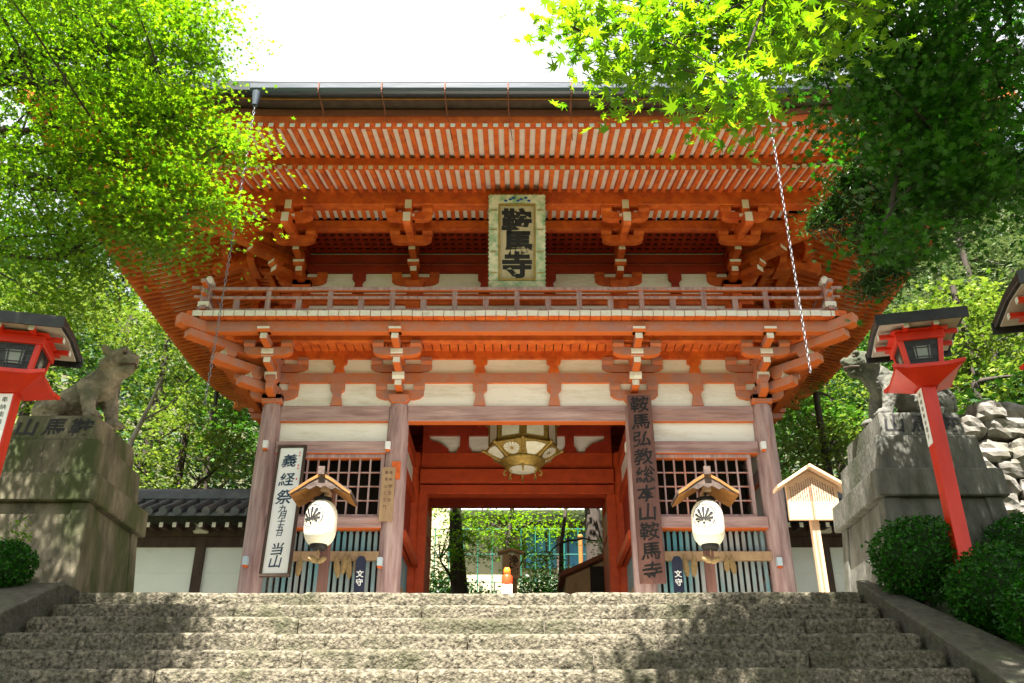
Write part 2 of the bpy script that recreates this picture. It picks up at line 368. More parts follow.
# front ground storey
for i, (a, c) in enumerate(BAYS):
    a2, c2 = a + .13, c - .13
    beam('tie_beam', a2, c2, 11.93, 12.07, 3.20, 3.44)
    if i != 1:
        panel(a2, c2, 11.985, 2.90, 3.20, 'plaster')
        beam('window_head_beam', a2, c2, 11.90, 12.06, 2.72, 2.90)
        beam('window_sill_beam', a2, c2, 11.88, 12.08, 1.67, 1.83)
        beam('slat_rail', a2, c2, 11.90, 11.99, 1.255, 1.37, 'old_wood')
        beam('ground_sill', a2, c2, 11.93, 12.07, .05, .25)
        w = MB()      # lattice window
        wx0, wx1 = a2 + (.12 if i == 0 else .02), c2 - (.02 if i == 0 else .12)
        w.box(wx0, wx1, 11.93, 12.03, 2.66, 2.719); w.box(wx0, wx1, 11.93, 12.03, 1.831, 1.87)
        w.box(wx0, wx0 + .05, 11.93, 12.03, 1.871, 2.659); w.box(wx1 - .05, wx1, 11.93, 12.03, 1.871, 2.659)
        wo_ = w.build('window', ['faded'], gate, bevel=.004)
        w = MB(); nn = 9; st_ = (wx1 - wx0 - .1) / nn
        for k in range(1, nn): w.box(wx0 + .05 + k * st_ - .011, wx0 + .05 + k * st_ + .011, 11.955, 11.985, 1.871, 2.659)
        for k in range(1, 4): w.box(wx0 + .051, wx1 - .051, 11.962, 11.978, 1.87 + k * .198 - .009, 1.87 + k * .198 + .009)
        w.build('window_lattice', 'faded', wo_)
        s = MB(); k = 0; xx = a2 + .045      # picket slats, pointed tops
        while xx < c2 - .03:
            top = 1.665
            s.prism([(-.024, .25), (.024, .25), (.024, top - .05), (.014, top), (-.014, top), (-.024, top - .05)], (xx, 12.02, 0), (1, 0), .03, 0)
            xx += .083
        s.build('slat_panel', 'slat', gate)
        s = MB(); s.box(a2, c2, 12.9, 12.95, .1, 3.2); s.build('guardian_room_dark_sheet', 'inside_shade', gate)  # added dark sheet: makes the room look unlit behind the lattice window
        s = MB(); s.box(a2 - .05, c2 + .05, 12.08, 13.9, 2.95, 3.0); s.build('guardian_room_ceiling', 'inside_shade', gate)
# inner partitions beside the passage, outer side walls, rear
for sx in (-1, 1):
    x = sx * 1.668
    for (y0, y1) in ((12.14, 13.86), (14.14, 15.86)):
        beam('side_beam', x - .06, x + .06, y0, y1, 3.20, 3.42, 'vermilion_shaded')
        beam('side_beam', x - .07, x + .07, y0, y1, 2.62, 2.80, 'vermilion_shaded')
        beam('side_beam', x - .07, x + .07, y0, y1, 1.62, 1.78, 'vermilion_shaded')
        b = MB(); b.box(x - .015, x + .015, y0, y1, 2.81, 3.19); b.build('plaster_panel', 'plaster', gate)
        b = MB()
        for k in range(14): b.box(x - .018, x + .018, y0 + .03 + k * .121, y0 + .115 + k * .121, 1.79, 2.61)
        b.build('board_panel', 'vermilion_dark_shade', gate)
        b = MB()
        for k in range(18): b.box(x - .015, x + .015, y0 + .03 + k * .094, y0 + .08 + k * .094, .2, 1.61)
        b.build('slat_panel', 'slat', gate)
        b = MB(); b.box(x - sx * .05 - .02, x - sx * .05 + .02, y0 + .3, y0 + 1.3, 1.0, 1.09, mx=None); b.build('slat_rail', 'old_wood', gate)
        X = sx * 3.46
        for z0, z1 in ((3.20, 3.42), (2.45, 2.65), (1.2, 1.38), (.06, .25)):
            beam('side_beam', X - .06, X + .06, y0, y1, z0, z1, 'faded')
        b = MB(); b.box(X - .02, X + .02, y0, y1, .25, 3.2); b.build('plaster_panel', 'plaster', gate)
    # ceiling hung over the passage and rear bay walls
    b = MB(); b.box(sx * 1.8 if sx > 0 else -3.33, 3.33 if sx > 0 else -1.8, 15.98, 16.02, .1, 3.2); b.build('plaster_panel', 'plaster', gate)
    # door jamb and door leaf swung back
    b = MB(); a, c = sorted((sx * 1.405, sx * 1.545)); b.box(a, c, 13.9, 14.08, .05, 2.77); b.build('door_jamb', 'vermilion_shaded', gate, bevel=.006)
    b = MB(); a, c = sorted((sx * 1.47, sx * 1.52)); b.box(a, c, 14.12, 15.3, .1, 2.75)
    for zz in (.5, 1.4, 2.3): b.box(a - .02, c + .02, 14.1, 15.3, zz, zz + .12)
    b.build('door', 'vermilion_dark_shade', gate)
    for y0, y1 in ((12.13, 13.87),):
        x_ = sx * 1.53
        b = MB(); b.box(x_ - .03, x_ + .03, y0 + .02, y1 - .02, 1.60, 1.72, mx=None); b.build('side_beam', 'vermilion_shaded', gate)
a2, c2 = -1.53, 1.53
beam('lintel', a2, c2, 13.88, 14.10, 2.77, 2.92, 'vermilion_shaded'); beam('tie_beam', a2, c2, 13.84, 14.12, 2.945, 3.17, 'vermilion_shaded')
beam('tie_beam', a2, c2, 13.92, 14.08, 3.20, 3.47, 'vermilion_shaded'); panel(a2, c2, 13.99, 3.47, 3.77); beam('tie_beam', a2, c2, 13.93, 14.07, 3.77, 3.95, 'vermilion_dark_shade')
panel(a2, c2, 14.0, 3.95, 4.25)
for x in (-.85, 0, .85):
    b = MB(); b.prism([(-.13, 0), (.13, 0), (.07, .12), (.07, .3), (-.07, .3), (-.07, .12)], (x, 13.96, 3.47), (1, 0), .07); b.build('strut', 'vermilion_dark_shade', gate)
for sx in (-1, 1):
    b = MB(); b.prism([(0, .0), (sx * .42, .0), (sx * .42, .05), (sx * .3, .14), (sx * .12, .2), (sx * .1, .3), (0, .3)], (-sx * 1.52, 13.94, 3.47), (1, 0), .08); b.build('bracket_arm', 'vermilion_dark_shade', gate)
beam('tie_beam', -3.33, 3.33, 15.92, 16.08, 3.19, 3.42, 'vermilion_dark_shade')
for a, c in BAYS: beam('tie_beam', a + .13, c - .13, 13.93, 14.07, 3.2, 3.42, 'vermilion') if a != -1.668 else None
b = MB()                                                     # passage ceiling: dark boards between joists
b.box(-3.4, 3.4, 12.1, 15.9, 4.18, 4.22)
for k in range(12): b.box(-3.35, 3.35, 12.2 + k * .31, 12.26 + k * .31, 4.10, 4.179)
b.build('passage_ceiling', 'vermilion_dark_shade', gate)
for x in (-.56, .56): beam('ceiling_beam', x - .08, x + .08, 12.1, 13.9, 3.9, 4.09, 'vermilion_dark_shade')

# generic frame round the building: side 0 front, 1 right, 2 back, 3 left
def spt(side, hx, hy, s, o):
    return {0: (s, GY - hy - o), 1: (hx + KS * o, GY + s), 2: (-s, GY + hy + o), 3: (-hx - KS * o, GY - s)}[side]
KS = .925                                   # the side overhangs are a little shorter than the front one
def tot_(side, half, o): return half + o * (KS if side in (0, 2) else 1)
SD = {0: ((1, 0), (0, -1)), 1: ((0, 1), (1, 0)), 2: ((-1, 0), (0, 1)), 3: ((0, -1), (-1, 0))}

def hijiki(half, h): # bow-bottomed bracket arm profile
    return [(-half, h), (-half, h * .45), (-half * .86, h * .16), (-half * .62, 0), (half * .62, 0), (half * .86, h * .16), (half, h * .45), (half, h)]
def block_mb(p, d, w, z0, z1, end=True):
    b = MB(); h = z1 - z0
    b.prism([(-w / 2, h), (-w / 2, h * .45), (-w * .32, 0), (w * .32, 0), (w / 2, h * .45), (w / 2, h)], (p[0], p[1], z0), d, w, 0, 1 if end else None); return b
def nose_prof(a0, a1, h, drop=0, curl=True):
    return [(a0, h), (a0, 0), (a1 - .07, -drop + (0)), (a1, h * (.12 if curl else 0) - drop), (a1, h - drop)]
def bracket(px, py, fdir, ldir, lev, am, diag=False):
    """lev: dict of heights. one bracket cluster on a pillar"""
    q = 1.414 if diag else 1.0; f = Vector(fdir).normalized(); l = Vector(ldir).normalized()
    P = lambda o, s=0: (px + f.x * o * q + l.x * s, py + f.y * o * q + l.y * s)
    b = MB(); z = lev['z']; arms = []
    if not diag:
        w = .29; h = lev['daito']
        b.prism([(-w / 2, h), (-w / 2, h * .5), (-w * .33, 0), (w * .33, 0), (w / 2, h * .5), (w / 2, h)], (px, py, z), ldir, w, 0)
        for (o, z0, z1, half) in lev['lat']:
            c = P(o); a_ = MB(); a_.prism(hijiki(half, z1 - z0), (c[0], c[1], z0), ldir, .11, 0); arms.append(a_)
    else:
        c = P(0); b.prism([(-.1, 0), (.1, 0), (.1, .1), (-.1, .1)], (c[0], c[1], z + .1), fdir, .2, 0)
    root = b.build('bracket', [am], gate, bevel=.006)
    for a_ in arms: a_.build('bracket_arm', [am], root, bevel=.005)
    extra = [(-.05, 1.02, 4.20, 4.345)] if diag and lev is LOW else []
    for (o0, o1, z0, z1) in lev['nose'] + extra:
        if diag and lev is LOW: o1 += .10; z0 -= .02
        c = P(0); n = MB(); n.prism(nose_prof(o0 * q, o1 * q, z1 - z0), (c[0], c[1], z0), fdir, .10 if not diag else .16, 0, 0 if diag and lev is LOW else 1)
        n.build('bracket_nose', [am, 'end_white'], root, bevel=.004)
    for t in lev.get('tail', []):
        o0, z0, o1, z1, h = t; c = P(0); n = MB()
        n.prism([(o0 * q, z0 + h), (o0 * q, z0), (o1 * q - .05, z1), (o1 * q, z1 + .03), (o1 * q, z1 + h)], (c[0], c[1], 0), fdir, .11 if not diag else .15, 0, 1)
        n.build('tail_rafter', [am, 'end_white'], root, bevel=.004)
    for (o, s, z0, z1) in lev['blk']:
        if diag and s: continue
        for sg in ((-1, 1) if s else (1,)):
            c = P(o, s * sg); block_mb(c, fdir, .15 if s else .17, z0, z1, end=(s == 0)).build('bearing_block', [am, 'end_white'], root)
    return root
LOW = dict(z=3.46, daito=.13,
    lat=[(0, 3.54, 3.69, .34), (0, 3.97, 4.09, .44), (.58, 3.96, 4.09, .33)],
    nose=[(-.05, .31, 3.64, 3.74), (-.05, .61, 3.85, 3.95), (-.05, .91, 4.07, 4.17)],
    blk=[(0, .27, 3.69, 3.80), (.01, .36, 4.09, 4.20), (.59, .26, 4.09, 4.18), (.26, 0, 3.745, 3.845), (.56, 0, 3.955, 4.06), (.88, 0, 4.175, 4.24)])
UP = dict(z=5.40, daito=.17,
    lat=[(0, 5.52, 5.67, .36), (0, 5.80, 5.90, .50), (.78, 5.80, 5.93, .30), (1.18, 5.93, 6.06, .33)],
    nose=[(-.05, .38, 5.57, 5.67), (-.05, .68, 5.76, 5.86), (-.05, .97, 5.83, 5.92), (.5, 1.34, 6.02, 6.20)],
    tail=[(.1, 6.05, 1.42, 5.74, .19)],
    blk=[(0, .29, 5.67, 5.74), (.79, .24, 5.93, 6.03), (1.19, .27, 6.06, 6.15), (.36, 0, 5.67, 5.75), (1.16, 0, 5.93, 6.02)])
def cluster_sets(xs, ys, lev, am):
    hx, hy = xs[-1], (ys[-1] - ys[0]) / 2
    for x in xs: bracket(x, ys[0], (0, -1), (1, 0), lev, am)
    for sx in (-1, 1):
        for y in ys: bracket(sx * hx, y, (sx, 0), (0, 1), lev, am if y == ys[0] else am)
        bracket(sx * hx, ys[0], (sx, -1), (1, 1), lev, am, True); bracket(sx * hx, ys[-1], (sx, 1), (1, -1), lev, am, True)
    for x in xs[1:-1]: bracket(x, ys[-1], (0, 1), (1, 0), lev, am)
cluster_sets(PX, (12.0, 14.0, 16.0), LOW, 'faded_arm')
UX = (-3.29, -1.563, 1.563, 3.29)
cluster_sets(UX, (12.17, 14.0, 15.83), UP, 'vermilion')

# walls behind the brackets, four sides
def wall_strip(side, hx, hy, rows, posts, ext=.0):
    half = hx if side in (0, 2) else hy
    ld, fd = SD[side]
    for (kind, z0, z1, m) in rows:
        t = .05 if kind == 'panel' else .14
        c = spt(side, hx, hy, 0, 0); b = MB(); e = half + (ext if kind != 'panel' else -.05)
        b.prism([(-e, 0), (e, 0), (e, z1 - z0), (-e, z1 - z0)], (c[0], c[1], z0), ld, t, 0)
        b.build('plaster_panel' if kind == 'panel' else 'wall_beam', m, gate)
    for (s, z0, z1, m) in posts:
        c = spt(side, hx, hy, s, .035); b = MB(); h = z1 - z0
        b.prism([(-.085, 0), (.085, 0), (.055, h * .45), (.055, h * .55), (.10, h * .68), (.10, h), (-.10, h), (-.10, h * .68), (-.055, h * .55), (-.055, h * .45)], (c[0], c[1], z0), ld, .08, 0)
        b.build('strut', m, gate)
for side in range(4):
    ps = (-2.56, -.53, .53, 2.56) if side in (0, 2) else (-1.0, 1.0)
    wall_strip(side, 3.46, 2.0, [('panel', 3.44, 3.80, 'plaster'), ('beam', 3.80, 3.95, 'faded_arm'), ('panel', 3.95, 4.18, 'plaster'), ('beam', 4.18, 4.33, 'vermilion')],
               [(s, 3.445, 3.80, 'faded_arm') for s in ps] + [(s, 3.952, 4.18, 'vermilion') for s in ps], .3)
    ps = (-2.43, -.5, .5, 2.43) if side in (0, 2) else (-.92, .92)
    wall_strip(side, 3.29, 1.83, [('panel', 4.46, 5.74, 'plaster'), ('beam', 5.74, 5.89, 'vermilion_dark_shade'), ('panel', 5.89, 5.92, 'plaster'), ('beam', 5.92, 6.065, 'vermilion_dark_shade'), ('panel', 6.065, 6.11, 'plaster'),
               ('beam', 5.18, 5.36, 'vermilion'), ('beam', 4.47, 4.62, 'vermilion')], [(s, 5.37, 5.74, 'vermilion_dark_shade') for s in ps], .3)
for y in (12.17, 14.0, 15.83):
    for x in UX:
        if y == 14.0 and abs(x) < 2: continue
        b = MB(); b.lathe([(.135, 4.45), (.135, 5.40)], (x, y, 0), 20); b.build('upper_pillar', 'vermilion', gate)

# rings of beams (four sides, mitred by length)
def ring(name, hx, hy, o, z0, z1, t, m, ext=0, sides=range(4)):
    for side in sides:
        half = tot_(side, hx if side in (0, 2) else hy, o) + (ext if side in (0, 2) else ext - t if ext else -t * .5)
        c = spt(side, hx, hy, 0, o); b = MB(); b.prism([(-half, 0), (half, 0), (half, z1 - z0), (-half, z1 - z0)], (c[0], c[1], z0 + (.0 if side in (0, 2) else .002)), SD[side][0], t, 0)
        b.build(name, m, gate, bevel=.008)
ring('balcony_inner_beam', 3.46, 2.0, .58, 4.18, 4.30, .11, 'vermilion', .3)
ring('balcony_purlin', 3.46, 2.0, .86, 4.175, 4.345, .12, 'faded_arm', .12)
# sloped slat ceiling under the balcony, then the boards of the floor
for side in range(4):
    half = 3.46 if side in (0, 2) else 2.0
    c = spt(side, 3.46, 2.0, 0, .3); b = MB(); ld = SD[side][0]
    b.prism([(-half - .5, 0), (half + .5, 0), (half + .5, .02), (-half - .5, .02)], (c[0], c[1], 4.335), ld, .5, 1)
    n = int((2 * half + 1) / .125)
    for k in range(n):
        s = -half - .45 + k * .125; p = spt(side, 3.46, 2.0, s, .30)
        b.prism([(-.055, 0), (.055, 0), (.055, .03), (-.055, .03)], (p[0], p[1], 4.300), ld, .5, 0)
    b.build('balcony_soffit', ['vermilion', 'inside_shade'], gate)
fl = MB()
for side in range(4):
    half = tot_(side, 3.46 if side in (0, 2) else 2.0, 1.05); ld = SD[side][0]; n = int(2 * half / .143)
    for k in range(n + 1):
        s = -half + (2 * half - .14) * k / n + .07
        ins = max(0, abs(s) - (half - 1.05)); o1 = 1.05; o0 = -.1 + ins
        if o1 - o0 < .05: o0 = o1 - .05
        p = spt(side, 3.46, 2.0, s, 0); fd = SD[side][1]; e = random.uniform(-.008, .008)
        fl.prism([(o0, 0), (o1 + e, 0), (o1 + e, .085), (o0, .085)], (p[0], p[1], 4.352), fd, .135, 0, 1)
fl.build('balcony_floor', ['vermilion', 'end_white'], gate)
# railing
ro = .93
def rail(name, z0, z1, t, ext, m='faded'):
    for side in (0, 1, 3):
        half = tot_(side, 3.46 if side in (0, 2) else 2.0, ro)
        c = spt(side, 3.46, 2.0, 0, ro); b = MB(); e = half + ext; dz = .003 * side
        b.prism([(-e, 0 + .02), (-half + .2, 0), (half - .2, 0), (e, .02), (e, z1 - z0 + .02), (half - .2, z1 - z0), (-half + .2, z1 - z0), (-e, z1 - z0 + .02)], (c[0], c[1], z0 + dz), SD[side][0], t, 0)
        b.build(name, m, gate, bevel=.006)
rail('top_rail', 4.80, 4.86, .07, .22); rail('middle_rail', 4.665, 4.715, .06, .17); rail('bottom_rail', 4.445, 4.51, .09, .1)
for side in (0, 1, 3):
    half = tot_(side, 3.46 if side in (0, 2) else 2.0, ro); n = round(2 * half / .425); ld = SD[side][0]
    for k in range(1, n):
        s = -half + 2 * half * k / n; c = spt(side, 3.46, 2.0, s, ro); tall = k % 2 == 0
        b = MB(); w = .07 if tall else .08; b.prism([(-w / 2, 0), (w / 2, 0), (w / 2, .29 if tall else .155), (-w / 2, .29 if tall else .155)], (c[0], c[1], 4.511), ld, .05, 0)
        b.build('rail_post', 'faded', gate, bevel=.004)
for sx in (-1, 1):
    x = sx * (3.46 + KS * ro); y = 12 - ro
    b = MB(); b.box(x - .065, x + .065, y - .065, y + .065, 4.44, 4.88, 0); o = b.build('corner_post', 'faded', gate, bevel=.006)
    b = MB(); b.box(x - .075, x + .075, y - .085, y + .075, 4.52, 4.60); b.build('post_band', 'end_white', o); b = MB(); b.box(x - .07, x + .07, y - .08, y + .07, 4.89, 4.97); b.ball((x, y, 5.0), .05, 10)
    b.build('post_cap', 'end_white', o)

# upper eaves
HX, HY = 3.29, 1.83
ring('eave_purlin', HX, HY, 1.20, 6.155, 6.42, .17, 'vermilion', .3)
ring('inner_purlin', HX, HY, .78, 6.03, 6.19, .10, 'vermilion', .2)
for side in range(4):
    half = HX if side in (0, 2) else HY; ld = SD[side][0]
    b = MB(); c = spt(side, HX, HY, 0, .99); b.prism([(-half - 1, 0), (half + 1, 0), (half + 1, .02), (-half - 1, .02)], (c[0], c[1], 6.245), ld, .36, 1)
    n = int((2 * half + 1.8) / .12)
    for k in range(n):
        p = spt(side, HX, HY, -half - .9 + k * .12, .99); b.prism([(-.028, 0), (.028, 0), (.028, .03), (-.028, .03)], (p[0], p[1], 6.212), ld, .36, 0)
    b.build('eave_ceiling', ['vermilion', 'end_white'], gate)
    b = MB(); c = spt(side, HX, HY, 0, .40); b.prism([(-half - .4, 0), (half + .4, 0), (half + .4, .02), (-half - .4, .02)], (c[0], c[1], 6.13), ld, .68, 1)
    n = int((2 * half + .8) / .12)
    for k in range(n + 1):
        p = spt(side, HX, HY, -half - .4 + k * .12, .40); b.prism([(-.022, 0), (.022, 0), (.022, .04), (-.022, .04)], (p[0], p[1], 6.089), ld, .68, 0)
    for k in range(5):
        p = spt(side, HX, HY, 0, .12 + k * .13); b.prism([(-half - .4, 0), (half + .4, 0), (half + .4, .035), (-half - .4, .035)], (p[0], p[1], 6.085), ld, .044, 0)
    b.build('lattice_ceiling', ['vermilion_dark_shade', 'inside_shade'], gate)

EO = 3.07; CX, CY = HX + KS * EO, HY + EO          # half extents of the flying rafter ends
def clamp(t): return max(0, min(1, t))
def lift(x, y):
    a = clamp((abs(x) - 2.6) / (CX - 2.6)); c = clamp((abs(y - GY) - (CY - 3.76)) / 3.76)
    return .46 * (a ** 2.2) * (c ** 2.2)
# rafters: base row offset .3 -> 2.17, flying row 1.9 -> 3.07
def rafter_row(o_in, z_in, o_out, z_out, h, name, w=.055):
    for side in range(4):
        half = (HX if side in (0, 2) else HY); tot = tot_(side, half, o_out); n = int(2 * tot / .136); rest = MB()
        for k in range(n + 1):
            s = -tot + .02 + (2 * tot - .04) * k / n
            oi = max(o_in, abs(s) - half + .06)
            if o_out - oi < .05: oi = o_out - .05
            zi = z_in + (z_out - z_in) * (oi - o_in) / (o_out - o_in)
            p = spt(side, HX, HY, s, 0); fd = SD[side][1]; steps = 4 if abs(s) > 2.4 else 1; top = []; bot = []
            for t in range(steps + 1):
                o = oi + (o_out - oi) * t / steps; q = spt(side, HX, HY, s, o); zz = zi + (z_out - zi) * t / steps + lift(*q); bot.append((o, zz)); top.append((o, zz + h))
            b = rest if side else MB()
            if side: bot = [(o, z - .035) for o, z in bot]
            b.prism(bot + top[::-1], (p[0], p[1], 0), fd, w, 0, 1)
            if not side: b.build(name, ['vermilion', 'end_white'], gate)
        if side:
            o = rest.build(name, ['vermilion', 'end_white'], gate)
            if True: o['kind'] = 'stuff'
rafter_row(.2, 6.68, 2.17, 6.10, .062, 'base_rafter', .062); rafter_row(1.85, 6.36, EO, 6.07, .058, 'flying_rafter', .062)
# eave strips that bend up with the corners (closed loops)
def eave_strip(name, o, prof, m, par=gate, sides=range(4), nseg=40):
    """prof: [(do, z)] cross section, outward offset and height"""
    for side in sides:
        half = (HX if side in (0, 2) else HY); b = MB(); vs = []; q = len(prof)
        for k in range(nseg + 1):
            for do, z in prof:
                tot = tot_(side, half, o + do); s = -tot + 2 * tot * k / nseg; x, y = spt(side, HX, HY, s, o + do)
                x2, y2 = spt(side, HX, HY, s * tot_(side, half, EO) / tot, EO); vs.append((x, y, z + lift(x2, y2) * (1 if o > 2.5 else .62)))
        fs = [(k * q + j, k * q + (j + 1) % q, (k + 1) * q + (j + 1) % q, (k + 1) * q + j) for k in range(nseg) for j in range(q)]
        fs += [tuple(range(q)), tuple(range(nseg * q + q - 1, nseg * q - 1, -1))]
        b.add(vs, fs, 0, False); b.build(name, m, par)
def rect(a, c, z0, z1): return [(a, z0), (c, z0), (c, z1), (a, z1)]
eave_strip('rafter_tie', 2.12, rect(-.06, .05, 6.168, 6.29), 'vermilion')
eave_strip('eave_board', EO, rect(-.12, .0, 6.136, 6.24), 'vermilion'); eave_strip('fascia_board', EO, rect(-.09, .02, 6.242, 6.335), 'board_brown')
eave_strip('eave_board', EO, rect(-.2, .16, 6.36, 6.385), 'dark_wood'); eave_strip('eave_trim', EO, rect(.163, .18, 6.365, 6.39), 'canopy_wood'); eave_strip('roof_edge', EO, [(-.5, 6.395), (.26, 6.395), (.29, 6.41), (.31, 6.535), (.26, 6.55), (-.5, 6.64)], 'roof_edge')
# white underboards between the rafters
for (o0, z0, o1, z1) in ((.2, 6.745, 2.1, 6.187), (2.0, 6.382, EO - .1, 6.143)):
    for side in range(4):
        half = (HX if side in (0, 2) else HY); b = MB(); vs = []; n = 40; r = 6
        for k in range(n + 1):
            for j in range(r + 1):
                o = o0 + (o1 - o0) * j / r; tot = tot_(side, half, o); s = -tot + 2 * tot * k / n; x, y = spt(side, HX, HY, s, o); vs.append((x, y, z0 + (z1 - z0) * j / r + lift(x, y)))
        m = len(vs); vs += [(x, y, z + .012) for x, y, z in vs]; fs = []
        for k in range(n):
            for j in range(r):
                a = k * (r + 1) + j; fs.append((a, a + 1, a + r + 2, a + r + 1)); fs.append((m + a, m + a + r + 1, m + a + r + 2, m + a + 1))
        b.add(vs, fs); b.build('roof_boarding', 'roof_board', gate)
# hip rafters
for sx in (-1, 1):
    for sy in (-1, 1):
        b = MB(); pts = []
        for t in range(9):
            o = .2 + (EO + .02) * t / 8; q = (sx * (HX + KS * o), GY + sy * (HY + o)); pts.append((o * math.hypot(KS, 1), 6.58 - .17 * o + lift(*q) * .95))
        prof = [(a, z - .06) for a, z in pts] + [(a, z + .13) for a, z in pts[::-1]]
        b.prism(prof, (sx * HX, GY + sy * HY, -.02), (sx * KS, sy), .17, 0, 1); b.build('hip_rafter', ['vermilion', 'end_white'], gate, bevel=.006)
# tiled roof: concave hipped skirt and gabled top
b = MB(); NS = 48
def roof_z(o): t = clamp((EO + .2 - o) / 3.9); return 6.555 + 2.0 * (t ** 1.12)
for side in range(4):
    half = HX if side in (0, 2) else HY; vs = []; r = 8
    for k in range(NS + 1):
        for j in range(r + 1):
            o = EO + .2 - 3.9 * j / r; o = max(o, -.7); tot = tot_(side, half, o); s = -tot + 2 * tot * k / NS; x, y = spt(side, HX, HY, s, o); vs.append((x, y, roof_z(o) + lift(x, y) * 1.0))
    b.add(vs, [(k * (r + 1) + j, k * (r + 1) + j + 1, (k + 1) * (r + 1) + j + 1, (k + 1) * (r + 1) + j) for k in range(NS) for j in range(r)], 0, True)
x_, y_ = HX - .6, HY - .65
b.add([(-x_, GY - y_ - .1, 8.5), (x_, GY - y_ - .1, 8.5), (x_, GY, 9.45), (-x_, GY, 9.45), (-x_, GY + y_ + .1, 8.5), (x_, GY + y_ + .1, 8.5)], [(0, 1, 2, 3), (3, 2, 5, 4), (0, 3, 4), (1, 5, 2)])
rf = b.build('roof', 'tile', gate)
b = MB(); b.box(-x_ - .1, x_ + .1, GY - .12, GY + .12, 9.42, 9.72)
for sx in (-1, 1):
    b.box(sx * (x_ + .1) - .08, sx * (x_ + .1) + .08, GY - .22, GY + .22, 9.42, 9.95)
b.build('ridge', 'tile', rf, bevel=.02)
# gutter with straps and outlets
b = MB(); gy = GY - HY - EO - .40
prof = [(-.07, .07), (-.065, -.01), (-.04, -.055), (0, -.07), (.04, -.055), (.065, -.01), (.07, .07), (.06, .07), (.05, -.0), (0, -.055), (-.05, 0), (-.06, .07)]
vs = []
for x in (-3.30, 3.45): vs += [(x, gy + a * .85, 6.315 + z * .85) for a, z in prof]
n = len(prof); b.add(vs, [(i, (i + 1) % n, (i + 1) % n + n, i + n) for i in range(n)] + [tuple(range(n)), tuple(range(2 * n - 1, n - 1, -1))])
gu = b.build('gutter', 'gutter', gate)
for k in range(8):
    x = -2.45 + k * .78; b = MB(); b.box(x - .007, x + .007, gy - .07, gy - .062, 6.26, 6.385); b.box(x - .007, x + .007, gy - .062, gy + .3, 6.235, 6.245)
    b.path([(x, gy - .03, 6.24), (x + .01, gy + .3, 6.17), (x + .05, gy + .7, 6.10)], [.006] * 3, 5); b.build('gutter_strap', 'board_brown', gu)
for x in (-3.22, 3.08):
    b = MB(); b.lathe([(.035, -.20), (.06, 0)], (x, gy, 6.27), 10); b.build('gutter_outlet', 'gutter', gu)
# side gutters hanging under the side eaves
for sx in (-1, 1):
    b = MB(); x = sx * (CX + .25)
    pts = [(x, y, 6.20 + lift(CX, y) * .95) for y in [9.3 + .5 * i for i in range(18)]]
    b.path(pts, [.075] * len(pts), 8); b.tube((x, 17.8, 6.25), (x, 17.85, 5.95), .05, .04); b.build('gutter', 'black_iron', gate)
# sensor boxes on the front pillars
for (u, v) in ((266, 445), (388, 446), (763, 446), (246, 561), (380, 562), (779, 562)):
    p = at(u, v, 11.83); b = MB(); b.box(p.x - .035, p.x + .035, 11.78, 11.86, p.z - .055, p.z + .055, 0); b.box(p.x - .03, p.x + .03, 11.79, 11.85, p.z - .08, p.z - .0551, 1)
    b.build('sensor_box', ['white_plastic' if v < 500 else 'sensor_blue', 'vermilion'], gate, bevel=.006)
for (u, v) in ((397, 446), (628, 447)):
    p = at(u, v, 12.1); b = MB(); b.box(p.x - .04, p.x + .04, 12.06, 12.16, p.z - .06, p.z + .06); b.build('beam_peg', 'end_white', gate)
# red patch under the lamp on the left inner pillar
b = MB(); b.box(-1.70, -1.58, 11.835, 11.85, 2.33, 2.58); b.build('painted_patch', 'vermilion', gate)


# ------------------------------------------------------------------ things on and round the gate
# name plaque under the eaves, tilted forward
pq = thing('name_plaque', 'green and white framed name plaque with bold black characters hanging under the upper eaves', 'plaque', (0, 11.0, 5.5))
T0, T1 = Vector((0, 10.72, 6.19)), Vector((0, 11.22, 4.93)); uz = (T0 - T1).normalized(); ux = Vector((1, 0, 0)); un = ux.cross(uz)  # un faces away from the viewer
if un.y > 0: un = -un
pc = (T0 + T1) / 2; PH = (T0 - T1).length
def fr(c, ux, uz, un): return Matrix(((ux.x, -un.x, uz.x, c.x), (ux.y, -un.y, uz.y, c.y), (ux.z, -un.z, uz.z, c.z), (0, 0, 0, 1)))
F = fr(pc, ux, uz, un)       # local x right, y away from viewer, z up
b = MB(); b.box(-.26, .26, -.01, .03, -PH / 2 + .11, PH / 2 - .13, mx=F); b.build('plaque_board', 'plaque_wood', pq)
b = MB(); w = .40
for (x0, x1, z0, z1) in ((-w, w, PH / 2 - .135, PH / 2), (-w, w, -PH / 2, -PH / 2 + .115), (-w, -.262, -PH / 2 + .116, PH / 2 - .136), (.262, w, -PH / 2 + .116, PH / 2 - .136)):
    b.box(x0, x1, -.045, .04, z0, z1, mx=F)
for k in range(22):
    z = -PH / 2 + .03 + k * (PH - .06) / 21
    for sx in (-1, 1): b.ball(F @ Vector((sx * (w + .003), -.03, z)), .014, 6)
for k in range(13):
    for sz in (-1, 1): b.ball(F @ Vector((-w + .03 + k * (2 * w - .06) / 12, -.03, sz * (PH / 2 + .003))), .014, 6)
fo = b.build('plaque_frame', 'frame_green', pq, bevel=.006)
b = MB()
for (x0, x1, z0, z1) in ((-.262, .262, PH / 2 - .16, PH / 2 - .137), (-.262, .262, -PH / 2 + .116, -PH / 2 + .14), (-.262, -.238, -PH / 2 + .141, PH / 2 - .161), (.238, .262, -PH / 2 + .141, PH / 2 - .161)):
    b.box(x0, x1, -.055, -.012, z0, z1, mx=F)
for z in (-.45, -.15, .17, .45):
    for sx in (-1, 1): b.box(sx * .33 - .045, sx * .33 + .045, -.056, -.047, z - .006, z + .006, mx=F)
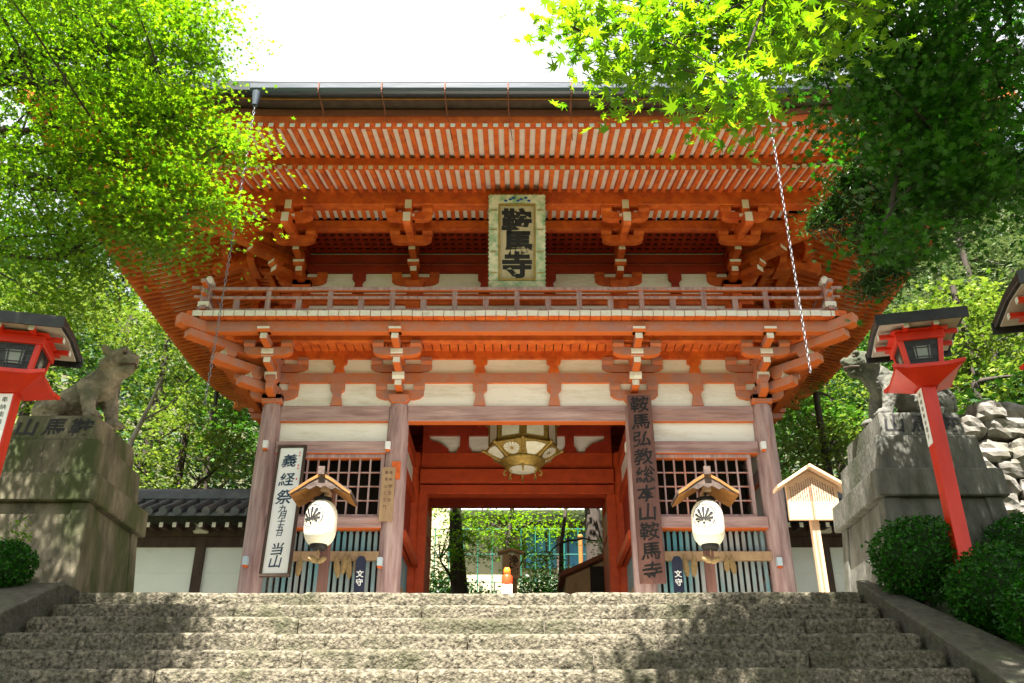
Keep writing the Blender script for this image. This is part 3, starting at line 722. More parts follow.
b.build('inner_border', 'gold', pq)
b = MB()
for k in range(7): b.ball(F @ Vector((-.16 + k * .055 + .01 * (k % 2), -.05, PH / 2 - .07 + .02 * ((k * 7) % 3 - 1))), (.026, .012, .018), 8)
b.build('painted_cloud', 'blue_paint', pq)
b = MB()
for ch, z in zip('鞍馬寺', (.29, -.03, -.33)): write(b, ch, F @ Vector((0, -.016, z)), ux, uz, .345, 0, bold=.044, sx=1.12)
b.build('lettering', 'ink', pq)
for sx in (-1, 1):
    b = MB(); b.box(sx * .30 - .02, sx * .30 + .02, 10.9, 11.3, 5.95, 5.99); b.build('hanging_iron', 'black_iron', pq)

def board_sign(name, label, tl, tr, bl, br, m, fm=None, fw=0, th=.035):
    t = thing(name, label, 'sign', tuple((Vector(bl) + Vector(br)) / 2)); tl, tr, bl, br = map(Vector, (tl, tr, bl, br))
    top = (tl + tr) / 2; bot = (bl + br) / 2; uz = (top - bot).normalized(); ux = ((tr - tl) + (br - bl)).normalized(); ux = (ux - uz * ux.dot(uz)).normalized()
    un = ux.cross(uz); un = -un if un.y > 0 else un; c = (top + bot) / 2; H = (top - bot).length; Wd = ((tr - tl).length + (br - bl).length) / 2
    F = fr(c, ux, uz, un); b = MB(); b.box(-Wd / 2 + fw, Wd / 2 - fw, 0, th, -H / 2 + fw, H / 2 - fw, mx=F); b.build('board', m, t, bevel=.003)
    if fm:
        b = MB()
        for (x0, x1, z0, z1) in ((-Wd / 2, Wd / 2, H / 2 - fw, H / 2), (-Wd / 2, Wd / 2, -H / 2, -H / 2 + fw), (-Wd / 2, -Wd / 2 + fw - .001, -H / 2 + fw + .001, H / 2 - fw - .001), (Wd / 2 - fw + .001, Wd / 2, -H / 2 + fw + .001, H / 2 - fw - .001)):
            b.box(x0, x1, -.02, th, z0, z1, mx=F)
        b.build('frame', fm, t, bevel=.003)
    return t, F, ux, uz, Wd, H
t, F, ux, uz, Wd, H = board_sign('banner_sign', 'tall white notice board with black vertical brush writing, leaning on the left outer pillar', at(279, 445, 11.74), at(306.5, 446, 11.74), at(258.5, 576, 11.45), at(290, 577, 11.45), 'paper', 'dark_wood', .035)
b = MB()
for ch, f, s in (('義', .125, .185), ('経', .275, .185), ('祭', .415, .20), ('九', .505, .105), ('月', .555, .105), ('十', .603, .095), ('五', .648, .095), ('日', .69, .085), ('当', .805, .16), ('山', .895, .16)):
    write(b, ch, F @ Vector((-.01, -.004, H / 2 - f * H)), ux, uz, s, 0, bold=.012, skew=.12, wob=.6)
b.build('lettering', 'ink_blue', t)
b = MB()
for k, f in enumerate((.06, .085, .165, .19, .275)):
    b.box(.105, .12, -.004, -.002, H / 2 - f * H - .012, H / 2 - f * H + .012, mx=F)
b.build('reading_marks', 'orange_red', t)
t, F, ux, uz, Wd, H = board_sign('name_board', 'long dark brown wooden board with ten carved black characters on the right inner pillar', at(627, 395, 11.80), at(650.5, 395, 11.80), at(640, 583, 11.72), at(667, 583, 11.72), 'sign_brown', th=.05)
b = MB()
for k, ch in enumerate('鞍馬弘教総本山鞍馬寺'): write(b, ch, F @ Vector((0, -.004, H / 2 - H * (.055 + .0985 * k))), ux, uz, .225, 0, bold=.014, skew=.05, wob=1.0, sx=1.08)
b.build('lettering', 'ink', t)
t, F, ux, uz, Wd, H = board_sign('notice_tablet', 'small narrow pale wooden tablet of fine writing on the left inner pillar', at(382, 467, 11.82), at(396, 467, 11.82), at(378.5, 521, 11.82), at(392, 521, 11.82), 'old_wood', th=.03)
b = MB()
for c, s in enumerate(('奉納御宝前', '鞍馬山仁王門')):
    for k, ch in enumerate(s): write(b, ch, F @ Vector((.035 - .06 * c, -.004, H / 2 - .08 - k * .095)), ux, uz, .045, 0)
b.build('lettering', 'sign_brown', t)
for nm, lb, u, v0, Y in (('hanging_placard', 'dark blue round topped placard with white characters hanging left of the passage', 361.5, 556, 11.72), ('hanging_placard', 'dark blue round topped placard with white characters hanging beside the long brown board', 676.5, 556, 11.72)):
    p = at(u, v0, Y); q = at(u, 592, Y); t = thing(nm, lb, 'placard', tuple(q)); b = MB(); w = .065
    b.prism([(-w, 0), (w, 0), (w, p.z - q.z - .06), (w * .6, p.z - q.z - .01), (0, p.z - q.z), (-w * .6, p.z - q.z - .01), (-w, p.z - q.z - .06)], (p.x, Y, q.z), (1, 0), .03)
    b.build('board', 'indigo', t); b = MB()
    for k, ch in enumerate('文守'): write(b, ch, (p.x, Y - .017, p.z - .23 - k * .105), (1, 0, 0), (0, 0, 1), .085, 0, bold=.02)
    b.build('lettering', 'white_plastic', t)

# paper lanterns with little wooden canopies
def fan_emblem(mb, c, ax, az, rad, r_of_z, m=0):
    """crest drawn in (angle, height) on the barrel of a lantern; ax = azimuth of its centre"""
    def P(a, h):
        z = c.z + az + h; r = r_of_z(az + h) + .008; ang = ax + a / r; return (c.x + r * math.sin(ang), c.y - r * math.cos(ang), z)
    n = 40; vs = []
    for k in range(n):
        t = 2 * math.pi * k / n
        for rr in (rad, rad * .93): vs.append(P(rr * math.sin(t), rr * math.cos(t)))
    mb.add(vs, [(2 * k, 2 * ((k + 1) % n), 2 * ((k + 1) % n) + 1, 2 * k + 1) for k in range(n)], m)
    for k in range(9):
        t = R(-98 + 24.5 * k); L = rad * .76; base = -rad * .42
        pts = [(0.08, -.025), (.5, -.07), (.85, -.12), (.97, -.08), (1.0, 0), (.97, .08), (.85, .12), (.5, .07), (.08, .025)]
        L2 = L * (.92 + .72 * math.cos(t) * .95)
        vs = [P((a * math.sin(t) + w_ * math.cos(t)) * L2, base + (a * math.cos(t) - w_ * math.sin(t)) * L2) for a, w_ in pts]
        mb.add(vs, [tuple(range(len(pts)))], m)
    vs = [P(math.sin(q) * .018, -rad * .62 + math.cos(q) * .015) for q in [2 * math.pi * i / 10 for i in range(10)]]; mb.add(vs, [tuple(range(10))], m)
def chochin(x, label_l, label_c, group):
    y = 10.78; c = Vector((x, y, 1.16)); H = .52
    t = thing('canopy_post', label_c, 'lantern post', (x, y + .28, 0), group[1])
    b = MB(); b.box(x - .055 + .03, x + .055 + .03, y + .22, y + .33, 0, 1.95); b.build('post', 'sign_brown', t, bevel=.006)
    b = MB(); b.box(x - .02, x + .06, y - .1, y + .5, 1.80, 1.86); b.build('bracket_arm', 'old_wood', t)
    zr = 1.955                                                     # ridge height of the canopy
    for sg, nm in ((-1, 'roof_slope'), (1, 'roof_slope')):
        b = MB(); pr = [(0, 0), (sg * .14, -.075), (sg * .27, -.17), (sg * .37, -.225)]; top = [(a, z + .028 + .012) for a, z in pr[::-1]]
        pr2 = pr + top; b.prism(pr2, (x, y + .06, zr), (1, 0), .52, 0); o = b.build(nm, 'canopy_bark', t)
        b = MB(); b.prism([(a * .97, z - .003) for a, z in pr] + [(a * .97, z - .02) for a, z in pr[::-1]], (x, y + .06, zr - .002), (1, 0), .49, 0); b.build('roof_lining', 'canopy_wood', o)
    b = MB(); b.prism([(-.37, -.235), (-.27, -.20), (-.18, -.155), (-.13, -.175), (-.05, -.13), (0, -.155), (.05, -.13), (.13, -.175), (.18, -.155), (.27, -.20), (.37, -.235), (.27, -.155), (.14, -.06), (0, .02), (-.14, -.06), (-.27, -.155)], (x, y - .20, zr), (1, 0), .025, 0)
    g_ = b.build('gable_board', 'canopy_bark', t)
    b = MB()
    for sg in (-1, 1):
        b.prism([(sg * .01, -.01), (sg * .14, -.085), (sg * .27, -.18), (sg * .36, -.235), (sg * .36, -.21), (sg * .27, -.145), (sg * .14, -.05), (sg * .01, .03)], (x, y - .218, zr), (1, 0), .012, 0)
    b.build('gable_trim', 'canopy_wood', g_)
    b = MB(); b.box(x - .03, x + .03, y - .24, y + .34, zr + .02, zr + .07); b.box(x - .04, x + .04, y - .26, y - .22, zr + .0, zr + .10); b.build('ridge', 'canopy_bark', t)
    # the lantern itself
    def rz(h): q = (h / H) * 2 - 1; return .192 * (1 - abs(q) ** 3.6 * .42)
    l = thing('paper_lantern', label_l, 'lantern', (x, y, 1.16), group[0])
    prof = [(rz(H * k / 26) * (1 + (.012 if k % 2 else 0)), H * k / 26) for k in range(27)]
    b = MB(); b.lathe(prof, c, 36); b.build('lantern_shade', 'lantern_paper', l)
    b = MB(); b.lathe([(.085, -.055), (.10, -.045), (.105, .0)], c, 20); b.build('lantern_cap', 'ink', l); b = MB(); b.lathe([(.11, 0), (.11, .05), (.08, .055)], c + Vector((0, 0, H)), 20); b.tube(c + Vector((0, 0, H + .05)), c + Vector((0, 0, H + .16)), .012); b.build('lantern_cap', 'ink', l)
    b = MB(); fan_emblem(b, c, R(-24), H * .60, .145, rz); b.build('crest', 'ink', l)
    b = MB(); b.tube(c + Vector((0, 0, -.055)), c + Vector((0, .0, -.12)), .008, n=6); b.ball(c + Vector((-.05, 0, -.17)), (.07, .03, .04), 8, mx=Matrix.Rotation(.5, 3, 'Y')); b.ball(c + Vector((.05, 0, -.18)), (.07, .03, .035), 8, mx=Matrix.Rotation(-.5, 3, 'Y')); b.build('straw_knot', 'straw', l)
    return
chochin(XU(320.5, 525, 10.78), 'white paper lantern with a black leaf fan crest beside the white banner board', 'small bark canopy on a post over the paper lantern beside the white banner board', ('paper lanterns in front of the gate', 'canopies over the paper lanterns'))
chochin(XU(708, 525, 10.78), 'white paper lantern with a black leaf fan crest right of the long brown board', 'small bark canopy on a post over the paper lantern right of the long brown board', ('paper lanterns in front of the gate', 'canopies over the paper lanterns'))

# straw sandals tied to the slat rails
k = 0
for (u, v, ln) in ((299, 567, .26), (337, 567, .30), (344, 565, .27), (349, 568, .29), (357, 570, .36)):
    p = at(u, v, 11.82); b = MB(); b.ball(p, (.045, .022, ln / 2), 8, mx=Matrix.Rotation(random.uniform(-.2, .2), 3, 'Y')); b.tube(p + Vector((0, 0, ln / 2 - .02)), p + Vector((0, .05, ln / 2 + .05)), .006, n=5)
    tag(b.build('straw_sandal', 'straw'), 'brown straw sandal hanging on the slat rail left of the passage', 'sandal', 'straw sandals left of the passage')
for (u, v, ln) in ((686, 567, .27), (694, 566, .30), (733, 566, .22), (727, 564, .22)):
    p = at(u, v, 11.82); b = MB(); b.ball(p, (.045, .022, ln / 2), 8, mx=Matrix.Rotation(random.uniform(-.2, .2), 3, 'Y')); b.tube(p + Vector((0, 0, ln / 2 - .02)), p + Vector((0, .05, ln / 2 + .05)), .006, n=5)
    tag(b.build('straw_sandal', 'straw'), 'brown straw sandal hanging on the slat rail right of the brown board', 'sandal', 'straw sandals right of the brown board')

# great hanging lantern in the passage
L0 = Vector((.085, 12.85, 0)); hl = thing('hanging_lantern', 'large octagonal gilt hanging lantern with white panels in the gate passage', 'lantern', (L0.x, L0.y, 2.85))
zr, zb = ZV(443, 12.5), ZV(459, 12.75)
prof = [(.30, zb), (.57, zr), (.50, zr + .07), (.50, zr + .42), (.62, zr + .46), (.3, zr + .7), (.1, zr + .8)]
b = MB(); b.lathe(prof, L0, 8, 0, False, rot=R(0)); bw = b.build('lantern_bowl', 'gold', hl)
def panelpts(k, r0, z0, r1, z1, s0, s1, sh=1.0):
    a0 = R(0) + k * R(45); a1 = a0 + R(45); P0 = lambda r, a, z: Vector((L0.x + r * math.cos(a), L0.y + r * math.sin(a), z))
    A, B, D, E_ = P0(r0, a0, z0), P0(r0, a1, z0), P0(r1, a1, z1), P0(r1, a0, z1); return A, B, D, E_
for k in range(8):
    A, B, D, E_ = panelpts(k, .30, zb, .57, zr, 0, 0); c = (A + B + D + E_) / 4; nrm = (B - A).cross(D - A).normalized()
    if nrm.z > 0: nrm = -nrm
    f_ = lambda s, t: (A * (1 - s) + B * s) * (1 - t) + (E_ * (1 - s) + D * s) * t
    b = MB()
    if k % 2 == 0:
        pts = [(.28, .12), (.72, .12), (.86, .5), (.88, .84), (.7, .9), (.5, .92), (.3, .9), (.12, .84), (.14, .5)]
        b.add([f_(s, t) + nrm * .012 for s, t in pts], [tuple(range(len(pts)))]); b.build('lantern_panel', 'gold_panel', bw)
    else:
        for j in range(16):
            a0 = 2 * math.pi * j / 16; pts = [(.5 + .07 * math.cos(a0 - .1), .52 + .1 * math.sin(a0 - .1)), (.5 + .33 * math.cos(a0 - .15), .52 + .36 * math.sin(a0 - .15)), (.5 + .36 * math.cos(a0), .52 + .39 * math.sin(a0)), (.5 + .33 * math.cos(a0 + .15), .52 + .36 * math.sin(a0 + .15)), (.5 + .07 * math.cos(a0 + .1), .52 + .1 * math.sin(a0 + .1))]
            b.add([f_(s, t) + nrm * .012 for s, t in pts], [tuple(range(5))])
        b.build('lantern_panel', 'gold_panel', bw)
    a0 = R(0) + k * R(45); b = MB()
    e = [Vector((L0.x + r * math.cos(a0), L0.y + r * math.sin(a0), z)) for r, z in ((.31, zb), (.585, zr), (.50, zr + .08), (.50, zr + .42))]
    b.path(e[:2], [.018, .022], 6); b.path(e[2:], [.015] * 2, 6); b.ball(e[1], .03, 8); b.build('lantern_rib', 'gold', bw)
    A, B, D, E_ = panelpts(k, .50, zr + .10, .50, zr + .40, 0, 0); o_ = (A + B) / 2 - Vector((L0.x, L0.y, A.z)); o_.normalize()
    b = MB(); b.add([(A * .85 + B * .15) + o_ * .008, (A * .15 + B * .85) + o_ * .008, (D * .85 + E_ * .15) + o_ * .008, (D * .15 + E_ * .85) + o_ * .008], [(0, 1, 2, 3)]); b.build('lantern_panel', 'gold_panel', bw)
b = MB(); b.lathe([(.24, -.03), (.27, .0), (.29, .05), (.33, .06), (.33, .10), (.28, .12)], Vector((L0.x, L0.y, zb - .10)), 24)
lb = b.build('lantern_collar', 'gold', hl)
b = MB(); b.lathe([(.001, -.015), (.15, -.01), (.21, .0)], Vector((L0.x, L0.y, zb - .132)), 24); b.build('lantern_base', 'gold_panel', lb)
b = MB()
for k in range(8):
    b = MB(); a0 = R(0) + k * R(45); q = Vector((math.cos(a0), math.sin(a0), 0)); p = Vector((L0.x, L0.y, zb - .13)) + q * .25
    b.path([p, p + q * .03 + Vector((0, 0, -.05)), p + q * .015 + Vector((0, 0, -.095)), p - q * .02 + Vector((0, 0, -.07))], [.016, .016, .013, .008], 6); b.build('lantern_hook', 'gold', lb)
b = MB(); b.tube((L0.x, L0.y, zr + .75), (L0.x, L0.y, 4.2), .02, n=8); b.build('hanging_rod', 'black_iron', hl)

# rain chains
def chain(x, ztop, zbot, label):
    b = MB(); y = gy; n = int((ztop - zbot) / .052)
    for k in range(n):
        z = ztop - k * .052; c = Vector((x, y, z)); ring_ = []; r = .013
        a = R(90) * (k % 2) + .4
        for i in range(8):
            t = 2 * math.pi * i / 8; ring_.append(c + Vector((math.cos(a) * math.cos(t) * r, math.sin(a) * math.cos(t) * r, math.sin(t) * .030)))
        vs = []
        for i in range(8):
            p = ring_[i]; d = (p - c).normalized(); s_ = Vector((-math.sin(a), math.cos(a), 0))
            for j in range(4): q = math.pi / 2 * j; vs.append(p + d * math.cos(q) * .0055 + s_ * math.sin(q) * .0055)
        b.add(vs, [(i * 4 + j, i * 4 + (j + 1) % 4, ((i + 1) % 8) * 4 + (j + 1) % 4, ((i + 1) % 8) * 4 + j) for i in range(8) for j in range(4)], 0, True)
    tag(b.build('rain_chain', 'chain_metal'), label, 'rain chain')
chain(-3.22, 6.06, 2.05, 'long metal rain chain hanging from the left end of the gutter')
chain(3.08, 6.06, 2.40, 'long metal rain chain hanging from the right end of the gutter behind the maple leaves')

# kosatsu notice board right of the gate
kx, ky = XU(812, 500, 10.3), 10.3; k_ = thing('notice_board', 'pale gabled wooden notice board of fine writing on a single post beside the gate', 'sign', (kx + .03, ky, 0))
zt, zb_, ze = ZV(470, ky), ZV(520, ky), ZV(483, ky)
b = MB(); b.box(kx - .035, kx + .055, ky + .03, ky + .12, 0, zb_ + .25); b.build('post', 'new_wood', k_, bevel=.004)
b = MB(); b.prism([(-.29, zb_), (.30, zb_), (.30, ze - .04), (0, zt - .02), (-.29, ze - .04)], (kx, ky, 0), (1, 0), .05); b.build('board', 'new_wood', k_)
b = MB()
for sg in (-1, 1): b.prism([(sg * .0, zt), (sg * .41, ze - .10), (sg * .41, ze - .06), (0, zt + .045)], (kx, ky - .0, 0), (1, 0), .23)
b.build('roof', 'new_wood', k_, bevel=.004)
b = MB(); rr = random.Random(3)
for k in range(19):
    x = kx + .25 - k * .0275; z = zb_ + .22; top = zt - .1 - abs(x - kx) * .5
    while z < top:
        h = rr.uniform(.008, .016); b.box(x - .007 * rr.uniform(.5, 1), x + .007 * rr.uniform(.5, 1), ky - .0275, ky - .0265, z, z + h); z += h + rr.uniform(.004, .009)
b.build('lettering', 'sign_brown', k_)

# white capped orange marker standing on the pavement, sign beyond the gate
p = at(507, 590, 10.6); mk = thing('marker_stand', 'orange topped white stand on the pavement in the gate passage', 'stand', (p.x, p.y, 0))
b = MB(); zt = ZV(585, p.y); b.box(p.x - .06, p.x + .06, p.y - .05, p.y + .05, 0, zt); b.build('stand', 'white_plastic', mk, bevel=.004)
b = MB(); h = ZV(577, p.y) - zt; b.lathe([(.058, 0), (.062, .01), (.062, h), (.05, h + .02), (.03, h + .03)], (p.x, p.y, zt), 16); b.build('container', 'orange_red', mk)
b = MB(); b.lathe([(.03, 0), (.04, .01), (.04, .05), (.028, .075), (.001, .08)], (p.x, p.y, zt + h + .03), 14); b.build('cap', 'orange', mk)
Y = 18.0; p = at(511, 580, Y); sg_ = thing('gabled_sign', 'small wooden gabled sign with two black characters seen through the gate', 'sign', (p.x, Y, ground_h(p.x, Y)))
z0, z1 = ZV(578, Y), ZV(554, Y)
b = MB(); b.box(p.x - .17, p.x + .17, Y, Y + .04, z0, z1); b.build('board', 'new_wood', sg_)
b = MB(); b.box(p.x - .02, p.x + .12, Y + .041, Y + .12, ground_h(p.x, Y) - .05, z1 - .05); b.build('post', 'old_wood', sg_)
b = MB()
for s in (-1, 1): b.prism([(0, z1 + .06), (s * .26, z1 - .01), (s * .26, z1 + .03), (0, z1 + .10)], (p.x, Y, 0), (1, 0), .2)
b.build('roof', 'new_wood', sg_)
b = MB(); write(b, '浄', (p.x + .05, Y - .004, z1 - .12), (1, 0, 0), (0, 0, 1), .18, bold=.02); write(b, '域', (p.x + .05, Y - .004, z1 - .31), (1, 0, 0), (0, 0, 1), .18, bold=.02); b.build('lettering', 'ink', sg_)

# plaster walls with tiled tops on both sides of the gate
def side_wall(sx, x_end, label):
    x0, x1 = sorted((sx * 3.62, sx * x_end)); Y = 13.5; t = thing('plaster_wall', label, 'wall', ((x0 + x1) / 2, Y, 0))
    b = MB(); b.box(x0, x1, Y - .10, Y + .12, .25, 1.95)
    for z in (.62, 1.02, 1.42): b.box(x0, x1, Y - .106, Y - .10, z, z + .018, 0)
    b.build('plaster_face', 'plaster_white', t)
    b = MB(); b.box(x0, x1, Y - .18, Y + .2, -.02, .25); b.build('stone_footing', 'granite', t)
    x = x0 + .9 if sx > 0 else x1 - 1.03
    while x0 < x < x1:
        b = MB(); b.box(x - .07, x + .07, Y - .15, Y - .107, .25, 1.95); b.build('wall_post', 'dark_wood', t)
        b = MB(); b.prism([(-.1, 0), (.1, 0), (.1, .09), (-.1, .13)], (x, Y - .22, 1.98), (1, 0), .12); b.build('post_head', 'end_white', t)
        x += sx * 1.38
    b = MB(); b.box(x0, x1, Y - .14, Y + .14, 1.80, 1.951); b.box(x0, x1, Y - .2, Y + .2, 1.951, 2.10); b.build('wall_plate', 'dark_wood', t)
    b = MB(); x = x0 + .1
    while x < x1 - .05:
        b.prism([(0, 0), (.55, -.05), (.55, .02), (0, .10)], (x, Y, 2.03), (0, -1), .055, 0, 1); x += .19
    b.build('rafter_ends', ['dark_wood', 'end_white'], t)
    b = MB()
    for s in (-1, 1): b.prism([(0, .40), (.75, .04), (.75, .08), (0, .46)], (0.5 * (x0 + x1), Y, 2.05), (0, s), x1 - x0)
    rf_ = b.build('roof', 'tile', t); b = MB(); x = x0 + .1
    while x < x1:
        for s in (-1, 1):
            pts = [(x, Y + s * .04, 2.51), (x, Y + s * .4, 2.325), (x, Y + s * .80, 2.145)]; b.path(pts, [.062] * 3, 10)
            b.lathe([(.001, 0), (.068, 0), (.068, .03), (.001, .03)], (0, 0, 0), 12) if False else None
        x += .205
    b.build('roof_tiles', 'tile', rf_); b = MB(); b.box(x0, x1, Y - .11, Y + .11, 2.46, 2.63); b.box(x0, x1, Y - .14, Y + .14, 2.53, 2.555); b.path([(x0, Y, 2.655), (x1, Y, 2.655)], [.07] * 2, 10); b.build('ridge', 'tile', rf_)
side_wall(-1, 11.5, 'white plaster wall with dark tiled top left of the gate')
side_wall(1, 10.5, 'shaded plaster wall with dark tiled top right of the gate')

# ------------------------------------------------------------------ stone pedestals and guardian tigers
def pedestal(cx, m, label, sx):
    Y1 = 8.0; t = thing('stone_pedestal', label, 'pedestal', (cx, Y1 + .63, 0))
    zc0, zc1 = ZV(500, 8.0), ZV(472, 8.0)
    if sx > 0: zc0, zc1 = ZV(495, 8.0), ZV(467, 8.0)
    hw = .60; D = 1.30
    b = MB(); b.box(cx - hw - .25, cx + hw + .25, Y1 - .12, Y1 + D + .12, -.9, -.02); b.build('plinth', m, t, bevel=.015)
    vs = []; 
    b = MB()
    def frustum(b, w0, w1, d0, d1, z0, z1, yc=Y1 + .65):
        vs = []
        for w, d, z in ((w0, d0, z0), (w1, d1, z1)): vs += [(cx - w, yc - d, z), (cx + w, yc - d, z), (cx + w, yc + d, z), (cx - w, yc + d, z)]
        b.add(vs, [(3, 2, 1, 0), (4, 5, 6, 7), (0, 1, 5, 4), (1, 2, 6, 5), (2, 3, 7, 6), (3, 0, 4, 7)])
    frustum(b, .60, .52, .66, .58, -.05, zc0); b.build('body', m, t, bevel=.012)
    for sx_ in (-1, 1):
        for sy_ in (-1, 1):
            vs = []; b = MB()
            for e, f, z in ((.60, .66, -.05), (.525, .585, zc0 - .001)):
                x0, x1 = sorted((cx + sx_ * (e - .14), cx + sx_ * (e + .015))); y0, y1 = sorted((Y1 + .65 + sy_ * (f - .14), Y1 + .65 + sy_ * (f + .015))); vs += [(x0, y0, z), (x1, y0, z), (x1, y1, z), (x0, y1, z)]
            b.add(vs, [(3, 2, 1, 0), (4, 5, 6, 7), (0, 1, 5, 4), (1, 2, 6, 5), (2, 3, 7, 6), (3, 0, 4, 7)]); b.build('corner_post', m, t, bevel=.008)
    b = MB(); frustum(b, hw, hw - .012, .65, .64, zc0, zc1); b.build('cap', m, t, bevel=.012)
    z2 = ZV(438 if sx < 0 else 434, 8.1); z3 = ZV(414 if sx < 0 else 411, 8.15)
    b = MB(); frustum(b, .50, .475, .56, .535, zc1 + .001, z2); b.build('middle_slab', m, t, bevel=.014)
    b = MB(); frustum(b, .405, .385, .50, .47, z2 + .001, z3); tp = b.build('top_slab', m, t, bevel=.012)
    b = MB(); mid = (z2 + z3) / 2; yf = Y1 + .65 - .487
    for ch, dx in (('山', -.26), ('馬', 0), ('鞍', .26)): write(b, ch, (cx + dx, yf - .004, mid + .0), (1, 0, 0), (0, .07, 1), .175, bold=.018, sx=1.15, skew=.1)
    b.build('lettering', 'ink', tp)
    return z3
zl = pedestal(-4.42, 'granite_warm', 'weathered brown and mossy stone pedestal with carved characters left of the stairs', -1)
zr_ = pedestal(3.87, 'granite', 'grey stone pedestal with carved characters right of the stairs behind the bushes', 1)

def tiger(cx, cy, z, s, label, yaw, m):
    """seated guardian tiger, local +x is where its chest points"""
    def T(p): p = Vector(p); c, q = math.cos(yaw), math.sin(yaw); return Vector((cx + s * (p.x * c - p.y * q), cy + s * (p.x * q + p.y * c), z + s * p.z))
    t = thing('tiger_statue', label, 'statue', (cx, cy, z))
    b = MB(); vs = []
    n = 14; pl = [T((.30 * math.cos(2 * math.pi * k / n) - .05, .20 * math.sin(2 * math.pi * k / n), 0)) for k in range(n)]
    b.lathe([(1, 0), (1, 1)], (0, 0, 0), 4) if False else None
    vs = [Vector((p.x, p.y, z - .01)) for p in pl] + [Vector((p.x * .97 + cx * .03, p.y * .97 + cy * .03, z + .055)) for p in pl]
    b.add(vs, [(k, (k + 1) % n, (k + 1) % n + n, k + n) for k in range(n)] + [tuple(range(n - 1, -1, -1)), tuple(range(n, 2 * n))]); b.build('rock_base', m, t, bevel=.01)
    b = MB()
    def cap(p, r): r = [k_ * s for k_ in r]; b.path([T(q) for q in p], r, 12); [b.ball(T(q), rr * .995, 12) for q, rr in zip(p, r)]
    B = .05
    hd = Vector((.05, 0, -.055))                                                                                  # head offset
    def H(*p): return tuple(Vector(p) + hd)
    cap([(-.40, 0, B + .10), (-.29, 0, B + .17), (-.13, 0, B + .25), (.06, 0, B + .35)], [.105, .135, .135, .13])      # rump, loin, back, shoulder
    cap([(.07, 0, B + .33), (.12, 0, B + .40), (.18, 0, B + .47)], [.13, .12, .105])                                 # chest, neck
    cap([H(.15, 0, B + .59), H(.20, 0, B + .60)], [.112, .108])                                                    # skull
    cap([H(.22, 0, B + .585), H(.29, 0, B + .578)], [.084, .070]); cap([H(.21, 0, B + .515), H(.285, 0, B + .50)], [.064, .050])
    cap([H(.30, 0, B + .615), H(.35, 0, B + .60)], [.032, .030])
    for sy in (-1, 1):
        cap([(.05, sy * .10, B + .30), (.11, sy * .125, B + .17), (.15, sy * .12, B + .04)], [.088, .060, .048])
        cap([(.15, sy * .12, B + .025), (.215, sy * .125, B + .018)], [.050, .042])
        for q in (-1, 0, 1): cap([(.21, sy * .125 + q * .026, B + .018), (.25, sy * .125 + q * .029, B + .012)], [.020, .017])
        cap([(-.34, sy * .10, B + .13), (-.18, sy * .17, B + .13)], [.125, .09])
        cap([(-.18, sy * .17, B + .12), (-.31, sy * .175, B + .04)], [.062, .046]); cap([(-.31, sy * .175, B + .03), (-.15, sy * .18, B + .022)], [.044, .040])
        cap([H(.12, sy * .095, B + .655), H(.10, sy * .115, B + .69)], [.038, .028])
        cap([H(.235, sy * .03, B + .665), H(.265, sy * .075, B + .655)], [.030, .026])
        cap([H(.13, sy * .10, B + .54), H(.17, sy * .105, B + .55)], [.050, .044])
        cap([H(.28, sy * .034, B + .56), H(.315, sy * .032, B + .555)], [.032, .027])
    for k_ in range(5): cap([(-.34 + .085 * k_, 0, B + .245 + .042 * k_), (-.30 + .085 * k_, 0, B + .26 + .042 * k_)], [.022, .016])   # carved spine
    cap([(-.46, .0, B + .10), (-.52, .04, B + .14), (-.50, .06, B + .25), (-.43, .05, B + .32)], [.036, .034, .034, .042])
    o = b.build('body', m, t, remesh=.0095)
    tx = bpy.data.textures.new('carving', 'CLOUDS'); tx.noise_scale = .035; dm = o.modifiers.new('carving', 'DISPLACE'); dm.texture = tx; dm.strength = .022; dm.mid_level = .5
    for sy in (-1, 1):
        e = MB(); e.ball(T(H(.272, sy * .060, B + .630)), .021 * s, 10); e.build('eye', 'dark_wood', o)
    e = MB(); e.path([T(H(.25, -.068, B + .53)), T(H(.32, -.045, B + .535)), T(H(.352, 0, B + .54)), T(H(.32, .045, B + .535)), T(H(.25, .068, B + .53))], [.010, .014, .014, .014, .010], 8); e.build('mouth', 'dark_wood', o)
tiger(-4.36, 8.62, zl, 1.24, 'seated weathered stone tiger turned to the right on the left pedestal', R(-22), 'statue_stone')
tiger(3.84, 8.58, zr_, 1.18, 'seated grey stone tiger facing left, half hidden behind the red post lantern', R(180 + 8), 'granite')

